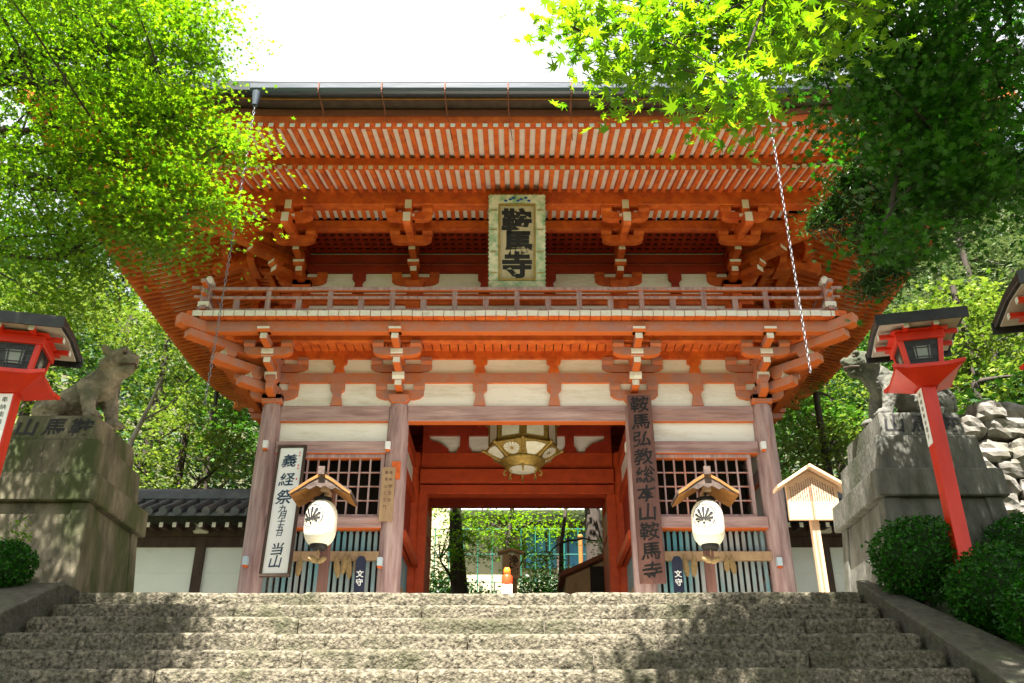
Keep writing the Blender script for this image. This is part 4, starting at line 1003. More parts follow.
# ------------------------------------------------------------------ red post lanterns along the stairs
def post_lantern(cx, cy, zp, rot, label, strip=True):
    """zp: height of the platform"""
    zg = ground_h(cx, cy); t = thing('post_lantern', label, 'lantern', (cx, cy, zg), 'red post lanterns along the stairs')
    Mx = Matrix.Translation((cx, cy, 0)) @ Matrix.Rotation(rot, 4, 'Z')
    def bx(b, x0, x1, y0, y1, z0, z1, m=0): b.box(x0, x1, y0, y1, z0, z1, m, mx=Mx)
    M1 = Mx; Mx = Matrix.Translation((cx, cy, 0)) @ Matrix.Rotation(rot * .2, 4, 'Z')
    b = MB(); bx(b, -.06, .06, -.06, .06, zg + .32, zp - .05); po = b.build('pole', 'red_lacquer', t, bevel=.006, seg=2)
    b = MB(); bx(b, -.12, .12, -.12, .12, zg - .3, zg + .335); b.build('pole_base', 'black_iron', t, bevel=.01)
    sd = -1 if cx > 0 else 1
    b = MB(); x_ = -.070 if cx > 0 else -.05
    if cx > 0: bx(b, -.0655, -.061, -.05, .05, zp - .62, zp - .12)
    else: bx(b, -.05, .05, -.0655, -.061, zp - .62, zp - .12)
    ps = b.build('paper_strip', 'paper', t)
    b = MB()
    for k, ch in enumerate('奉納南無多聞天'):
        if cx > 0: c = Mx @ Vector((-.0675, 0, zp - .17 - k * .063)); u_ = Mx.to_3x3() @ Vector((0, -1, 0))
        else: c = Mx @ Vector((0, -.0675, zp - .17 - k * .063)); u_ = Mx.to_3x3() @ Vector((1, 0, 0))
        write(b, ch, c, u_, (0, 0, 1), .045)
    b.build('lettering', 'ink', ps)
    Mx = M1      # platform: four flared leaves
    b = MB(); w, q = .26, .17
    vs = [Mx @ Vector(p) for p in ((-.09, -.09, zp - .11), (.09, -.09, zp - .11), (.09, .09, zp - .11), (-.09, .09, zp - .11), (-w, -w, zp - .01), (w, -w, zp - .01), (w, w, zp - .01), (-w, w, zp - .01), (-w, -w, zp + .022), (w, -w, zp + .022), (w, w, zp + .022), (-w, w, zp + .022))]
    b.add(vs, [(3, 2, 1, 0)] + [(i, (i + 1) % 4, (i + 1) % 4 + 4, i + 4) for i in range(4)] + [(i + 4, (i + 1) % 4 + 4, (i + 1) % 4 + 8, i + 8) for i in range(4)] + [(8, 9, 10, 11)])
    for sx in (-1, 1):
        for sy in (-1, 1): b.add([Mx @ Vector((sx * a, sy * c, z)) for a, c, z in ((w, w - .10, zp - .01), (w + .03, w + .03, zp + .0), (w - .10, w, zp - .01), (w, w - .10, zp + .023), (w + .03, w + .03, zp + .03), (w - .10, w, zp + .023))], [(0, 1, 2), (3, 4, 5), (0, 1, 4, 3), (1, 2, 5, 4)])
    b.build('platform', 'red_lacquer', t)
    zb, zt = zp + .023, zp + .355; h0, h1 = .150, .190      # the box widens upwards
    bxp = MB()
    def leg(sx, sy):
        vs = []
        for h, z in ((h0, zb), (h1, zt)):
            a, c = sorted((sx * h, sx * (h - .042))); d, e = sorted((sy * h, sy * (h - .042))); vs += [(a, d, z), (c, d, z), (c, e, z), (a, e, z)]
        bxp.add([Mx @ Vector(p) for p in vs], [(3, 2, 1, 0), (4, 5, 6, 7), (0, 1, 5, 4), (1, 2, 6, 5), (2, 3, 7, 6), (3, 0, 4, 7)])
    for sx in (-1, 1):
        for sy in (-1, 1): leg(sx, sy)
    bx(bxp, -h0 - .005, h0 + .005, -h0 - .005, h0 + .005, zb, zb + .035); bx(bxp, -h1 - .008, h1 + .008, -h1 - .008, h1 + .008, zt - .075, zt)
    fb = bxp.build('lamp_box', 'red_lacquer', t, bevel=.004)
    for k in range(4):
        Q = Mx @ Matrix.Rotation(R(90) * k, 4, 'Z'); hb, ht = h0 + .0 - .012, h1 - .02
        def S(x, z, o=0): f = (z - zb) / (zt - zb); h = h0 + (h1 - h0) * f - .014 + o; return Q @ Vector((x * (h0 + (h1 - h0) * f - .04) / (h0 - .04), -h, z))
        b = MB(); W_ = h0 - .04; z0, z1 = zb + .036, zt - .076
        b.add([S(-W_, z0), S(W_, z0), S(W_, z1), S(-W_, z1)], [(0, 1, 2, 3)], 0)
        b.add([S(-W_ * .55, z0 + .05, .003), S(W_ * .55, z0 + .05, .003), S(W_ * .55, z1 - .05, .003), S(-W_ * .55, z1 - .05, .003)], [(0, 1, 2, 3)], 1)
        wn = b.build('window', ['black_iron', 'frosted'], t); b = MB()
        for fx in (-1, -.55, -.38, .38, .55, 1):
            b.add([S(fx * W_ - .005, z0, .008), S(fx * W_ + .005, z0, .008), S(fx * W_ + .005, z1, .008), S(fx * W_ - .005, z1, .008)], [(0, 1, 2, 3)])
        for z in (z0 + .006, z0 + .05, z0 + .07, z1 - .07, z1 - .05, z1 - .006):
            b.add([S(-W_, z - .004, .009), S(W_, z - .004, .009), S(W_, z + .004, .009), S(-W_, z + .004, .009)], [(0, 1, 2, 3)])
        b.build('window_lattice', 'black_iron', wn)
    b = MB(); bx(b, -h1 - .04, h1 + .04, -h1 - .04, h1 + .04, zt + .001, zt + .012)
    for s in (-.12, .12):
        bx(b, s - .018, s + .018, -.32, .32, zt - .012, zt + .024); bx(b, -.32, .32, s - .018, s + .018, zt - .011, zt + .023)
    b.build('roof_frame', 'red_lacquer', t)
    for s in (-.12, .12):
        for e in (-1, 1):
            b = MB(); bx(b, s - .021, s + .021, min(e * .321, e * .329), max(e * .321, e * .329), zt - .016, zt + .025); b.build('end_cap', 'white_plastic', t)
            b = MB(); bx(b, min(e * .321, e * .329), max(e * .321, e * .329), s - .021, s + .021, zt - .015, zt + .0245); b.build('end_cap', 'white_plastic', t)
    for sx in (-1, 1):
        for sy in (-1, 1):
            b = MB(); bx(b, sx * h0 - .017, sx * h0 + .017, sy * (h0 + .02) - .012, sy * (h0 + .02) + .012, zb, zb + .03); b.build('end_cap', 'white_plastic', t)
    # gabled roof: ridge runs across, white soffit below, dark sheet above
    e = .36; zz = zt + .026
    for nm, m_, lo, hi, ee in (('soffit', 'soffit', .0, .012, e - .03), ('roof', 'black_iron', .0125, .075, e)):
        b = MB(); prof = [(-ee, lo), (0, lo + .03), (ee, lo), (ee + (.02 if nm == 'roof' else 0), hi - .0), (0, hi + .03), (-ee - (.02 if nm == 'roof' else 0), hi)]
        bb = MB(); bb.prism(prof, (0, 0, zz), (0, 1), 2 * ee, 0); b.add([Mx @ Vector(p) for p in bb.v], bb.f); b.build(nm, m_, t, bevel=.004)
    b = MB(); bx(b, -e - .01, e + .01, -e - .035, -e - .021, zz - .03, zz + .07); b.build('roof_rim', 'black_iron', t); b = MB(); bx(b, -e - .01, e + .01, e + .021, e + .035, zz - .03, zz + .07); b.build('roof_rim', 'black_iron', t)
post_lantern(3.52, 7.2, 1.70, R(-13), 'red post lantern with white paper strip standing before the right pedestal')
post_lantern(-4.07, 6.75, 1.44, R(13), 'red post lantern with written paper strip standing before the left pedestal')
post_lantern(3.86, 5.65, 1.20, R(-13), 'red post lantern at the right edge with only its roof corner in view')

# ------------------------------------------------------------------ rock wall on the right
b = MB(); rr = random.Random(5)
rw = thing('rock_wall', 'sunlit rough stone retaining wall behind the right pedestal', 'wall', (8, 11.5, 0))
b = MB(); rows = 12
for r_ in range(rows):
    x = 5.75 + rr.uniform(-.2, .2); z = .1 + r_ * .25
    while x < 10.5:
        w = rr.uniform(.24, .55); c = Vector((x + w / 2, 10.9 + rr.uniform(-.07, .07), z + rr.uniform(-.05, .05))); sub = MB(); sub.ball((0, 0, 0), 1, 18); sd = rr.random() * 50; tl = rr.uniform(-.25, .25); vs = []
        for p in sub.v:
            p = Vector(p); q = p / max(abs(p.x), abs(p.y), abs(p.z)); q = p.lerp(q, .72); q *= 1 + .26 * noise.noise(p * 1.5 + Vector((sd, 0, 0))) + .10 * noise.noise(p * 4.5 + Vector((sd, 3, 0)))
            vs.append((c.x + q.x * w * .52, c.y + q.y * .25, c.z + q.z * .145 + q.x * w * .4 * tl))
        b.add(vs, sub.f, 0, False); x += w * .99
b.build('stones', 'rock', rw)
b = MB(); b.box(5.5, 10.6, 10.95, 11.3, -.2, 2.9); b.build('backing', 'soil', rw)

# ------------------------------------------------------------------ leaves and trees
def star(lobes=5, inner=.34):
    pts = []
    for k in range(lobes):
        a = R(90) + R(-124 + 248 * k / (lobes - 1)); L = (.62, .9, 1.0, .9, .62)[k] if lobes == 5 else (.45, .75, .95, 1, .95, .75, .45)[k]
        if k: am = a - R(124 / (lobes - 1)); pts.append((inner * math.cos(am), inner * math.sin(am)))
        pts.append((L * math.cos(a), L * math.sin(a)))
    pts.append((0, -.28)); p = np.array(pts) * .5; return p
STAR = star(); 
DIA = np.array([(0, -.5), (.28, -.05), (0, .5), (-.28, -.05)]); SLIM = np.array([(0, -.5), (.10, 0), (0, .5), (-.10, 0)])
TRI3 = np.array([(0, -.45), (.45, .0), (.15, .12), (.3, .5), (0, .3), (-.3, .5), (-.15, .12), (-.45, 0)])
def leaf_mesh(name, pts, size, shape, m, parent=None, up=1.0, fold=.18, jit=.25):
    pts = np.asarray(pts); n = len(pts); k = len(shape)
    nr = RNG.normal(size=(n, 3)); nr /= np.linalg.norm(nr, axis=1)[:, None]; nr[:, 2] = np.abs(nr[:, 2]); nr = nr + np.array([0, 0, up]); nr /= np.linalg.norm(nr, axis=1)[:, None]
    a = RNG.normal(size=(n, 3)); u = np.cross(nr, a); u /= np.linalg.norm(u, axis=1)[:, None]; w = np.cross(nr, u)
    sz = size * (1 + jit * RNG.uniform(-1, 1, n))[:, None, None]
    off = (shape[None, :, 0, None] * u[:, None, :] + shape[None, :, 1, None] * w[:, None, :] - fold * (np.abs(shape[None, :, 0, None]) ** 1.0 + .6 * shape[None, :, 1, None] ** 2) * nr[:, None, :]) * sz
    v = (pts[:, None, :] + off).reshape(-1, 3); c = (v.min(0) + v.max(0)) / 2; v = v - c
    me = bpy.data.meshes.new(name); me.vertices.add(n * k); me.vertices.foreach_set('co', v.ravel().astype(np.float32)); me.loops.add(n * k)
    me.loops.foreach_set('vertex_index', np.arange(n * k, dtype=np.int32)); me.polygons.add(n); me.polygons.foreach_set('loop_start', np.arange(0, n * k, k, dtype=np.int32)); me.polygons.foreach_set('loop_total', np.full(n, k, dtype=np.int32))
    me.materials.append(M[m]); me.update(calc_edges=True); me.validate()
    o = bpy.data.objects.new(name, me); C.objects.link(o); ORG[o.name] = Vector(c); o.location = Vector(c)
    if parent is not None: o.parent = parent; o.location = Vector(c) - ORG[parent.name]
    return o
def sprays(blobs, per_spray, spread, flat, density, shell=.45):
    """flat sprays of leaves spread through ellipsoids: [(centre, radii, number of sprays)]"""
    out = []; cen = []
    for c, r, n in blobs:
        d = RNG.normal(size=(n, 3)); d /= np.linalg.norm(d, axis=1)[:, None]; q = RNG.uniform(shell ** 3, 1, n) ** (1 / 3)
        sc_ = np.asarray(c) + d * q[:, None] * np.asarray(r) * (1 + .18 * RNG.normal(size=n))[:, None]; cen.append(sc_)
        for s in sc_:
            m = int(per_spray * RNG.uniform(.5, 1.5)); e = RNG.normal(size=(m, 3)) * np.array([spread, spread, flat]) * RNG.uniform(.6, 1.25)
            tl = RNG.uniform(-.28, .28, 2); e[:, 2] += e[:, 0] * tl[0] + e[:, 1] * tl[1] - .25 * np.hypot(e[:, 0], e[:, 1]) ** 1.0; out.append(s + e)
    return np.concatenate(out), np.concatenate(cen)
def wood(base, joints, par, m='bark', r0=.16, twigs=None, r_min=.012, name='trunk', seed=0, pen=.9):
    """trunk polyline, then limbs from the trunk to the given joints"""
    rg = random.Random(seed); tr = [Vector(p) for p in base]; b = MB(); n = len(tr)
    b.path(tr, [r0 * (1 - .62 * i / (n - 1)) for i in range(n)], 10)
    for j in joints:
        j = Vector(j); k = min(range(1, n), key=lambda i: (tr[i] - j).length + (pen * max(0, tr[i].z - j.z))); s = tr[k]; L = (j - s).length; pts = []
        for i in range(7):
            t = i / 6; p = s.lerp(j, t); p.z += .12 * L * math.sin(math.pi * t) * .8; p += Vector((rg.uniform(-1, 1), rg.uniform(-1, 1), rg.uniform(-1, 1))) * .022 * L * (1 if 0 < i < 6 else 0); pts.append(p)
        rs = r0 * .42 * min(1, L / 2.5 + .35); b.path(pts, [rs * (1 - t / 6) + r_min * t / 6 for t in range(7)], 7)
        if twigs is not None:
            near = [Vector(q) for q in twigs if (Vector(q) - j).length < L * .9]; rg.shuffle(near)
            for q in near[:9]:
                a = min(pts[2:], key=lambda p: (p - q).length); mid = a.lerp(q, .5) + Vector((0, 0, .05)); b.path([a, mid, q], [r_min * 1.1, r_min * .8, r_min * .4], 5)
    return b.build(name, m, par)

# -- near maple on the left: crown fills the upper left, trunk stands just outside the frame
def blob(u, v, Y, r, n, ry=None, rz=None): p = at(u, v, Y); return (tuple(p), (r, ry or r, rz or r * .6), n)
t = thing('maple_tree', 'bright yellow green maple reaching over the left pedestal from the upper left', 'tree', (-8.2, 7.6, ground_h(-8.2, 7.6)))
BL = [blob(60, 60, 7.6, .95, 210), blob(150, 50, 7.4, .75, 190), blob(110, 130, 7.3, .85, 210), blob(30, 190, 7.6, .9, 190), blob(175, 120, 7.6, .6, 160), blob(185, 185, 7.5, .40, 80), blob(125, 210, 7.4, .55, 110), blob(60, 260, 7.8, .55, 80),
      blob(205, 55, 7.8, .28, 34), blob(232, 140, 7.6, .26, 36), blob(225, 205, 7.5, .20, 18), blob(155, 245, 7.5, .22, 20), blob(-60, 100, 7.6, 1.3, 200), blob(-60, 250, 7.8, .9, 90), blob(60, -40, 7.2, 1.2, 160), blob(160, -30, 7.4, .7, 90), blob(-120, -60, 6.5, 1.6, 120),
      ((-4.9, 5.6, 4.9), (1.3, 1.0, .7), 190), ((-4.7, 4.2, 4.5), (1.5, 1.2, .7), 230), ((-5.6, 2.6, 4.6), (1.7, 1.4, .7), 150), ((-3.9, 3.6, 4.6), (.9, 1.3, .45), 260), ((-3.4, 4.9, 4.3), (.6, .9, .35), 110), blob(150, 225, 7.5, .4, 60), ((-4.6, 4.35, 4.9), (1.5, 1.3, .45), 800), ((-3.35, 3.6, 4.8), (.45, .8, .3), 120), ((-3.4, 4.7, 4.9), (.4, .5, .3), 70), ((-4.2, 6.3, 5.9), (1.2, .8, .5), 120), blob(100, 5, 7.5, .9, 150), blob(20, 20, 7.6, .8, 110), blob(195, 15, 7.4, .35, 50), blob(50, 305, 7.9, .4, 40)]
P1, c1 = sprays([(b_[0], b_[1], int(b_[2] * .8)) for b_ in BL], 32, .20, .020, 1, .2)
leaf_mesh('crown', P1, .066, STAR, 'leaf_maple', t, up=.9, jit=.4)
wood([(-8.2, 7.6, -.3), (-8.0, 7.6, 1.5), (-7.7, 7.5, 3.0), (-7.1, 7.5, 4.2), (-6.4, 7.4, 5.2)], [b_[0] for b_ in BL[:10]] + [BL[13][0]], t, r0=.22, twigs=c1, seed=1)
# dark twin behind the maple
# -- near maple over the stairs on the right, big leaves close to the camera
t = thing('maple_tree', 'maple with large bright star leaves hanging before the right half of the roof', 'tree', (4.9, 3.4, ground_h(4.9, 3.4)))
BR = [blob(600, 20, 3.6, .22, 34), blob(650, 50, 3.5, .25, 44), blob(700, 30, 3.6, .30, 54), blob(650, -20, 3.6, .4, 40), blob(615, 75, 3.8, .13, 18), blob(735, 85, 3.4, .12, 14), blob(760, 50, 3.7, .35, 60), blob(745, 118, 4.2, .10, 18), blob(690, 90, 3.9, .14, 18), blob(568, 25, 4.2, .14, 16), blob(820, 20, 3.8, .4, 60), blob(800, -40, 3.8, .6, 60)]
P2, c2 = sprays(BR, 6, .11, .03, 1, .1)
leaf_mesh('crown', P2, .112, star(7, .30), 'leaf_maple', t, up=.9, jit=.35)
wood([(4.9, 3.4, -2.5), (4.8, 3.3, 0), (4.5, 3.1, 2.4), (3.3, 2.8, 3.7), (2.1, 2.9, 4.3)], [b_[0] for b_ in BR[:11]], t, r0=.07, twigs=c2, r_min=.005, seed=2, pen=-.5)
# -- deep green maple, upper right
t = thing('maple_tree', 'deep green shaded maple filling the upper right corner', 'tree', (7.6, 6.0, ground_h(7.6, 6.0)))
BD = [blob(810, 40, 5.6, .4, 70), blob(880, 100, 5.6, .45, 120), blob(930, 60, 5.8, .7, 170), blob(925, 175, 6.0, .40, 110), blob(950, 150, 6.0, .5, 120), blob(860, 20, 5.4, .6, 130), blob(1010, 20, 5.6, .7, 120), blob(1000, 90, 6.2, .5, 70), blob(885, 235, 5.9, .20, 26), blob(1090, 60, 6, 1.0, 90), blob(760, 10, 5.2, .3, 44), blob(950, -60, 5.2, 1.2, 180), blob(800, -80, 4.8, 1.0, 140), blob(700, -90, 4.6, .7, 90),
      ((3.0, 4.2, 4.8), (1.5, 1.2, .6), 260), ((1.9, 3.6, 4.8), (.9, 1.4, .4), 260), ((3.0, 4.4, 5.0), (1.8, 1.2, .5), 520), ((1.3, 4.1, 5.0), (.85, 1.2, .35), 260), ((.6, 3.5, 4.9), (.5, .7, .25), 70), blob(970, 195, 6.1, .32, 50), blob(1010, 165, 6.3, .4, 90), blob(915, 120, 6.2, .6, 110), blob(915, 235, 6.2, .2, 24), ((1.7, 5.0, 5.9), (.8, .6, .25), 60), ((5.2, 3.4, 4.8), (1.6, 1.6, .8), 170), ((3.4, 2.4, 5.2), (1.5, 1.2, .7), 130), ((1.9, 3.9, 4.5), (.7, .8, .4), 50), ((5.5, 5.6, 5.4), (1.5, 1.2, .8), 120)]
P3, c3_ = sprays([(b_[0], b_[1], int(b_[2] * (.52 if b_[0][1] > 5.3 and i_ < 14 else 1))) for i_, b_ in enumerate(BD)], 20, .20, .02, 1, .2)
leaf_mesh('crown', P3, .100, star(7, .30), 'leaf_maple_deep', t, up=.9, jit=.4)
wood([(7.6, 6.0, -.8), (7.3, 6.0, 1.5), (6.6, 6.0, 3.2), (5.4, 6.0, 4.4), (4.2, 5.9, 5.2)], [b_[0] for b_ in BD[:10]], t, r0=.22, twigs=c3_, seed=3, pen=-.2)
# -- canopy further back over the right side of the stairs
# -- conifer sprays in front of the right eave
t = thing('cypress_tree', 'dark feathery cypress hanging before the right end of the eaves', 'tree', (7.0, 7.4, ground_h(7.0, 7.4)))
BN = [blob(858, 180, 6.8, .20, 36), blob(870, 218, 6.9, .30, 70), blob(895, 260, 7.0, .20, 44), blob(835, 205, 6.9, .12, 16), blob(815, 220, 6.9, .07, 7), blob(872, 285, 7.1, .12, 16), blob(925, 190, 7.0, .42, 110), blob(955, 110, 7.2, .6, 120)]
P4, c4 = sprays(BN, 46, .085, .05, 1, .1)
leaf_mesh('crown', P4, .075, SLIM, 'leaf_needle', t, up=.3, fold=.1)
wood([(7.0, 7.4, -.3), (6.6, 7.3, 2.2), (5.9, 7.2, 4.2), (5.2, 7.2, 5.6)], [b_[0] for b_ in BN], t, r0=.12, twigs=c4, r_min=.006, seed=4, pen=-.3)

# -- background trees
def back_tree(name, label, blobs, m, size, shape, per=26, spread=.32, flat=.09, base=None, r0=.16, shell=.55, bark='bark', up=.8, group=None):
    cx = np.mean([b_[0][0] for b_ in blobs]); cy = np.mean([b_[0][1] for b_ in blobs]); base = base or (cx, cy); g = ground_h(*base)
    top = max(b_[0][2] for b_ in blobs); t = thing(name, label, 'tree', (base[0], base[1], g), group)
    P, c = sprays(blobs, per, spread, flat, 1, shell); leaf_mesh('crown', P, size, shape, m, t, up=up)
    wood([(base[0], base[1], g - .3), (base[0] + .1, base[1], g + (top - g) * .3), (base[0] * .6 + cx * .4, base[1] * .6 + cy * .4, g + (top - g) * .65), (cx, cy, top)], [b_[0] for b_ in blobs], t, bark, r0, c[:60], .012, seed=int(abs(cx * 10)))
    return t
# left hillside
back_tree('maple_tree', 'pale yellow green maple behind the left tiled wall', [blob(160, 440, 17, 1.0, 50), blob(205, 425, 17, .8, 40), blob(140, 470, 16.5, .8, 30), blob(225, 465, 17.5, .5, 16)], 'leaf_yellow', .12, STAR, 26, .28, .05)
back_tree('maple_tree', 'bright maple just right of the left tiger statue', [blob(165, 345, 18, 1.1, 60), blob(130, 320, 18, .9, 45), blob(200, 370, 18.5, .9, 40), blob(165, 395, 18, .8, 34)], 'leaf_yellow', .12, STAR, 26, .28, .05)
back_tree('broadleaf_tree', 'mid green tree between the left eave and the tiger statue', [blob(215, 330, 22, 1.3, 50), blob(190, 290, 22, 1.4, 50), blob(235, 390, 22, 1.2, 44), blob(250, 450, 22, 1.2, 34)], 'leaf_mid', .15, TRI3, 24)
back_tree('maple_tree', 'sunlit maple behind the left red lantern', [blob(60, 320, 16, 1.2, 60), blob(20, 300, 16, 1.1, 45), blob(95, 300, 16.5, 1.0, 45), blob(20, 370, 15.5, .9, 30), blob(20, 410, 15.5, .9, 26)], 'leaf_yellow', .12, STAR, 26, .28, .05)
back_tree('broadleaf_tree', 'dark green tree under the left end of the upper eave', [blob(110, 270, 24, 2.0, 60), blob(50, 260, 24, 2.0, 60), blob(150, 250, 25, 1.6, 40), blob(230, 480, 24, 1.6, 40)], 'leaf_dark', .17, TRI3, 24)
back_tree('broadleaf_tree', 'tall mid green tree at the far left edge', [blob(10, 200, 20, 2.0, 50), blob(-60, 260, 19, 2.2, 50), blob(-40, 150, 20, 2.2, 40), blob(-30, 340, 18, 1.6, 30)], 'leaf_mid', .15, TRI3, 24)
# right hillside
back_tree('maple_tree', 'bright yellow green young tree behind the wooden notice board', [blob(800, 455, 17, .8, 36), blob(830, 445, 17, .7, 34), blob(835, 400, 17.5, .9, 40)], 'leaf_yellow', .12, STAR, 24, .26, .06)
back_tree('broadleaf_tree', 'fresh green tree between the right eave and the right pedestal', [blob(815, 425, 20, 1.1, 44), blob(845, 350, 20, 1.1, 44), blob(790, 400, 20, .9, 30), blob(865, 420, 19, .8, 24)], 'leaf_mid', .14, TRI3, 24)
back_tree('broadleaf_tree', 'light green leafy tree right of the right lantern roof', [blob(985, 330, 17, 1.2, 60), blob(960, 300, 17.5, .9, 40), blob(1000, 390, 16.5, 1.0, 44), blob(960, 370, 17, .8, 34), blob(950, 420, 16.5, .8, 20)], 'leaf_yellow', .13, TRI3, 24, .28, .08)
back_tree('broadleaf_tree', 'grey green tree high on the right hillside', [blob(930, 290, 24, 1.5, 50), blob(970, 240, 25, 1.6, 50), blob(1000, 200, 26, 1.6, 44), blob(900, 320, 23, 1.0, 30), blob(1015, 270, 24, 1.6, 36)], 'leaf_pale', .15, TRI3, 24)
back_tree('broadleaf_tree', 'dark leafy tree behind the rock wall', [blob(960, 440, 15, .9, 44), blob(1010, 430, 14.5, .9, 40), blob(925, 430, 16, .7, 26), blob(1040, 380, 15, .9, 30)], 'leaf_dark', .13, TRI3, 24, .26, .08)
back_tree('broadleaf_tree', 'dark tree between the right eave and the lantern at the right edge', [blob(900, 330, 28, 1.9, 60), blob(870, 380, 27, 1.8, 50), blob(940, 360, 28, 1.9, 50), blob(840, 430, 27, 1.6, 40), blob(960, 200, 30, 2.2, 60), blob(1010, 240, 30, 2.2, 60), blob(1015, 160, 32, 2.2, 50)], 'leaf_dark', .18, TRI3, 24)
# beyond the gate
back_tree('maple_tree', 'maple with a thick trunk seen through the left of the gate opening', [blob(450, 520, 20.5, .9, 60), blob(440, 560, 20, .6, 44), blob(475, 545, 20, .5, 34), blob(450, 480, 20.5, 1.2, 30)], 'leaf_maple', .10, STAR, 20, .24, .03, base=(XU(456, 590, 20.5), 20.5), r0=.26)
back_tree('maple_tree', 'slender leaning maple in the middle of the gate opening', [blob(495, 525, 21, .7, 44), blob(525, 555, 20.5, .45, 26), blob(545, 520, 21, .7, 40), blob(500, 480, 21, 1.0, 20)], 'leaf_maple', .10, STAR, 20, .24, .03, base=(XU(503, 590, 21), 21.0), r0=.11)
back_tree('maple_tree', 'thin young maple right of the little gabled sign', [blob(545, 560, 20, .4, 18), blob(560, 505, 22, .6, 16), blob(608, 545, 19.5, .3, 14)], 'leaf_yellow', .10, STAR, 16, .2, .03, base=(XU(556, 590, 20), 20.0), r0=.08)
back_tree('cedar_tree', 'stout cedar trunk at the right of the gate opening', [blob(605, 440, 21, 1.6, 20), blob(580, 420, 21, 1.6, 18)], 'leaf_mid', .14, TRI3, 20, base=(XU(592, 570, 21), 21.0), r0=.30, bark='bark')
# bare pale branch beside the left pedestal
b = MB(); b.path([at(122, 470, 13), at(132, 440, 13), at(150, 405, 13), at(163, 376, 13)], [.05, .042, .03, .015], 7); b.path([at(140, 422, 13), at(165, 408, 13.2), at(178, 396, 13.3)], [.02, .014, .006], 6)
p0 = at(122, 470, 13); b.path([(p0.x - .5, 13, ground_h(p0.x, 13) - .2), (p0.x - .2, 13, 1.5), p0], [.09, .07, .05], 7)
tag(b.build('bare_tree', 'bark_pale'), 'bare grey branch rising beside the left pedestal', 'tree')
# bushes and hedge behind the gate
hd = MB(); pts = []
for k in range(150):
    x = -3.4 + 6.8 * (k % 75) / 74; y = 22.4 + .4 * math.sin(k * 1.7); g = ground_h(x, y); pts.append(((x, y, g + (.3 if k > 74 else 1.0) + .25 * math.sin(x * 2.1)), (.35, .4, .45), 10))
P, c = sprays(pts, 20, .14, .1, 1, .5); o = leaf_mesh('hedge', P, .10, DIA, 'leaf_dark', None, up=.4); tag(o, 'low leafy hedge behind the gabled sign beyond the gate', 'hedge')
o['kind'] = 'stuff'
pts = []
for k in range(1000):      # woodland seen as one mass behind the named trees
    x = random.choice((-1, 1)) * random.uniform(5, 46); y = random.uniform(28, 62); g = ground_h(x, y); pts.append(((x, y, g + random.uniform(.8, 6.5)), (1.5, 1.5, 1.2), 3))
P, c = sprays(pts, 22, .6, .3, 1, .6); o = leaf_mesh('woodland', P, .36, TRI3, 'leaf_dark', None, up=.5); o['kind'] = 'stuff'; o['label'] = 'dense green woodland covering the hill behind the gate'; o['category'] = 'woodland'
pts = []
for k in range(420):
    x = random.choice((-1, 1)) * random.uniform(5.5, 34); y = random.uniform(15.5, 28); g = ground_h(x, y); pts.append(((x, y, g + random.uniform(.1, 1.3)), (.9, .9, .6), 3))
P, c = sprays(pts, 18, .3, .15, 1, .6); o = leaf_mesh('undergrowth', P, .2, TRI3, 'leaf_dark', None, up=.5); o['kind'] = 'stuff'; o['label'] = 'dark undergrowth on the banks beside the walls'; o['category'] = 'undergrowth'

# clipped bushes right of the stairs
def bush(c, r, label, name='clipped_bush', m='leaf_bush', grp='clipped bushes beside the stairs'):
    c = Vector(c); n = int(6500 * (r / .35) ** 2); d = RNG.normal(size=(n, 3)); d /= np.linalg.norm(d, axis=1)[:, None]
    q = 1 + .09 * np.sin(d[:, 0] * 5 + c.x * 3) * np.cos(d[:, 2] * 4 + c.y) + .05 * np.sin(d[:, 1] * 11 + d[:, 2] * 9) + .05 * RNG.normal(size=n) - .10 * RNG.uniform(0, 1, n) ** 3
    P = np.array(c) + d * q[:, None] * np.array([r, r, r * .92]); t = thing(name, label, 'bush', (c.x, c.y, c.z - r), grp)
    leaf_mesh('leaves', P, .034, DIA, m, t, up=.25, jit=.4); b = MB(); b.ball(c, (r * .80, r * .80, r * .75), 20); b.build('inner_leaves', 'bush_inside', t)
    b = MB(); b.tube((c.x, c.y, c.z - r - .4), (c.x, c.y, c.z), .04, .03); b.build('stem', 'bark', t)
bush((3.30, 7.5, .20), .36, 'round clipped bush nearest the top of the stairs on the right')
bush((3.55, 6.85, -.19), .345, 'round clipped bush in the middle of the right row')
bush((3.56, 6.22, -.46), .31, 'round clipped bush cut by the right edge of the photo')
bush((4.45, 8.02, .34), .38, 'dark clipped bush behind the foot of the right red lantern')
bush((-4.22, 7.58, .16), .22, 'leafy bush with a light green shoot before the left pedestal')
P = np.array([(-4.17 + .07 * random.gauss(0, 1), 7.5 + .05 * random.gauss(0, 1), .36 + .10 * abs(random.gauss(0, 1))) for k in range(60)])
tag(leaf_mesh('fern', P, .075, SLIM, 'leaf_maple', None, up=.6), 'bright fern shoot sprouting above the left bush', 'fern')

pts = []
for k in range(9000):      # low ground cover on the banks beside the stairs
    x = random.choice((random.uniform(3.45, 7.5), random.uniform(-8.5, -4.35))); y = random.uniform(1.5, 10.5); pts.append((x, y, ground_h(x, y) + .02 + .03 * random.random()))
o = leaf_mesh('ground_cover', pts, .06, DIA, 'leaf_dark', None, up=1.5); o['kind'] = 'stuff'; o['label'] = 'low dark green ground cover on the banks beside the stairs'; o['category'] = 'ground cover'
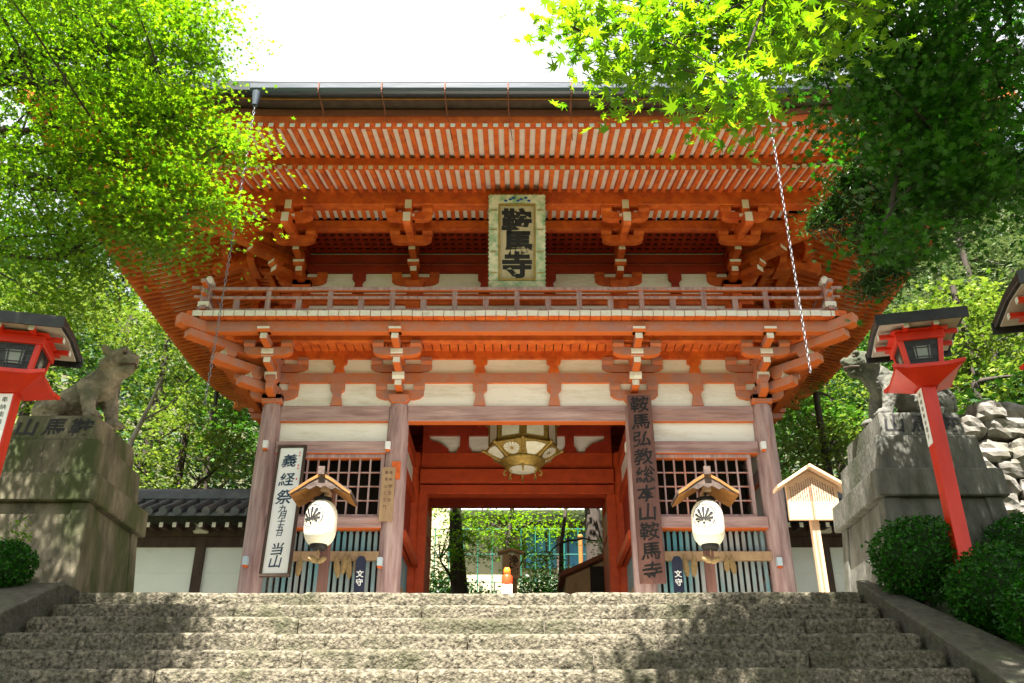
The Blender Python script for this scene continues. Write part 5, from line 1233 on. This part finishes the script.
# ------------------------------------------------------------------ house, fence and shed beyond the gate
Y = 30.0; g = 4.4
h = thing('house', 'low pale house with cream walls and a grey metal roof seen through the gate', 'house', (.5, Y + 3, g))
b = MB(); b.box(-4.5, XU(505, 540, Y), Y - .2, Y + 5, g - .6, 8.6); b.build('wall', 'cream_wall', h)
b = MB(); b.box(XU(505, 540, Y) + .005, 7, Y + .4, Y + 5, g - .6, 7.3); b.build('wall', 'cream_wall', h)
b = MB(); b.box(XU(525, 540, Y), XU(613, 540, Y), Y + .3, Y + .39, ZV(566, Y), ZV(530, Y)); w = b.build('window', 'blue_screen', h)
b = MB()
for k in range(9): x = XU(525, 540, Y) + k * .36; b.box(x - .03, x + .03, Y + .25, Y + .299, ZV(566, Y), ZV(530, Y))
b.build('window_frame', 'dark_wood', w)
b = MB(); b.prism([(0, 7.05), (1.6, 6.98), (1.6, 7.12), (-3.5, 8.9), (-3.5, 8.8)], (2.5, Y + .5, 0), (0, -1), 9.5); b.build('roof', 'roof_metal', h)
b = MB(); b.box(-1, 7.2, Y - .5, Y - .3, 6.62, 6.80); b.build('eave_beam', 'dark_wood', h)
for x in (-.4, 1.35, 3.1): b = MB(); b.box(x - .06, x + .06, Y - .46, Y - .34, g - .3, 6.62); b.build('veranda_post', 'dark_wood', h)
b = MB(); b.box(-4, 5, 26.9, 27.0, ground_h(0, 27) - .2, ground_h(0, 27) + .85); tag(b.build('low_wall', 'cream_wall'), 'low white wall under the green fence beyond the gate', 'wall')
f_ = thing('wire_fence', 'thin green post fence before the house beyond the gate', 'fence', (1.2, 26.5, ground_h(1.2, 26.5)))
gg = ground_h(0, 26.6)
for k in range(16):
    x = -2.4 + k * .42; b = MB(); b.tube((x, 26.6, gg - .1), (x, 26.6, gg + 2.5), .018, n=6); b.build('fence_post', 'fence_green', f_)
b = MB()
for z in (.9, 1.7, 2.45): b.tube((-2.4, 26.62, gg + z), (3.9, 26.62, gg + z), .014, n=6)
b.build('fence_rail', 'fence_green', f_)
p = at(581, 560, 24); b = MB(); g2 = ground_h(p.x, 24); b.tube((p.x, 24, g2 - .2), (p.x, 24, ZV(537, 24)), .06, n=10); b.ball((p.x, 24, ZV(537, 24)), .08, 10); tag(b.build('orange_pole', 'canopy_wood'), 'ochre pole standing before the blue windows beyond the gate', 'pole')
Y = 16.9; s_ = thing('wooden_shed', 'small dark roofed wooden shed at the right inside the gate opening', 'shed', (1.4, Y + .5, 0))
x0, x1 = XU(566, 580, Y), 2.4
b = MB(); b.prism([(x0, 0), (x1, 0), (x1, ZV(555, Y) + .25), (x0, ZV(577, Y))], (0, Y + .5, 0), (1, 0), .9); b.build('wall', 'old_wood', s_)
b = MB(); b.prism([(x0 - .12, ZV(579, Y)), (x1 + .1, ZV(555, Y) + .32), (x1 + .1, ZV(555, Y) + .40), (x0 - .12, ZV(579, Y) + .08)], (0, Y + .45, 0), (1, 0), 1.25); b.build('roof', 'board_brown', s_)
b = MB(); b.box(x0 + .45, x1, Y + .03, Y + .049, .3, 2.35); b.build('opening', 'inside_shade', s_)  # dark sheet on a solid wall, standing for the shaded inside
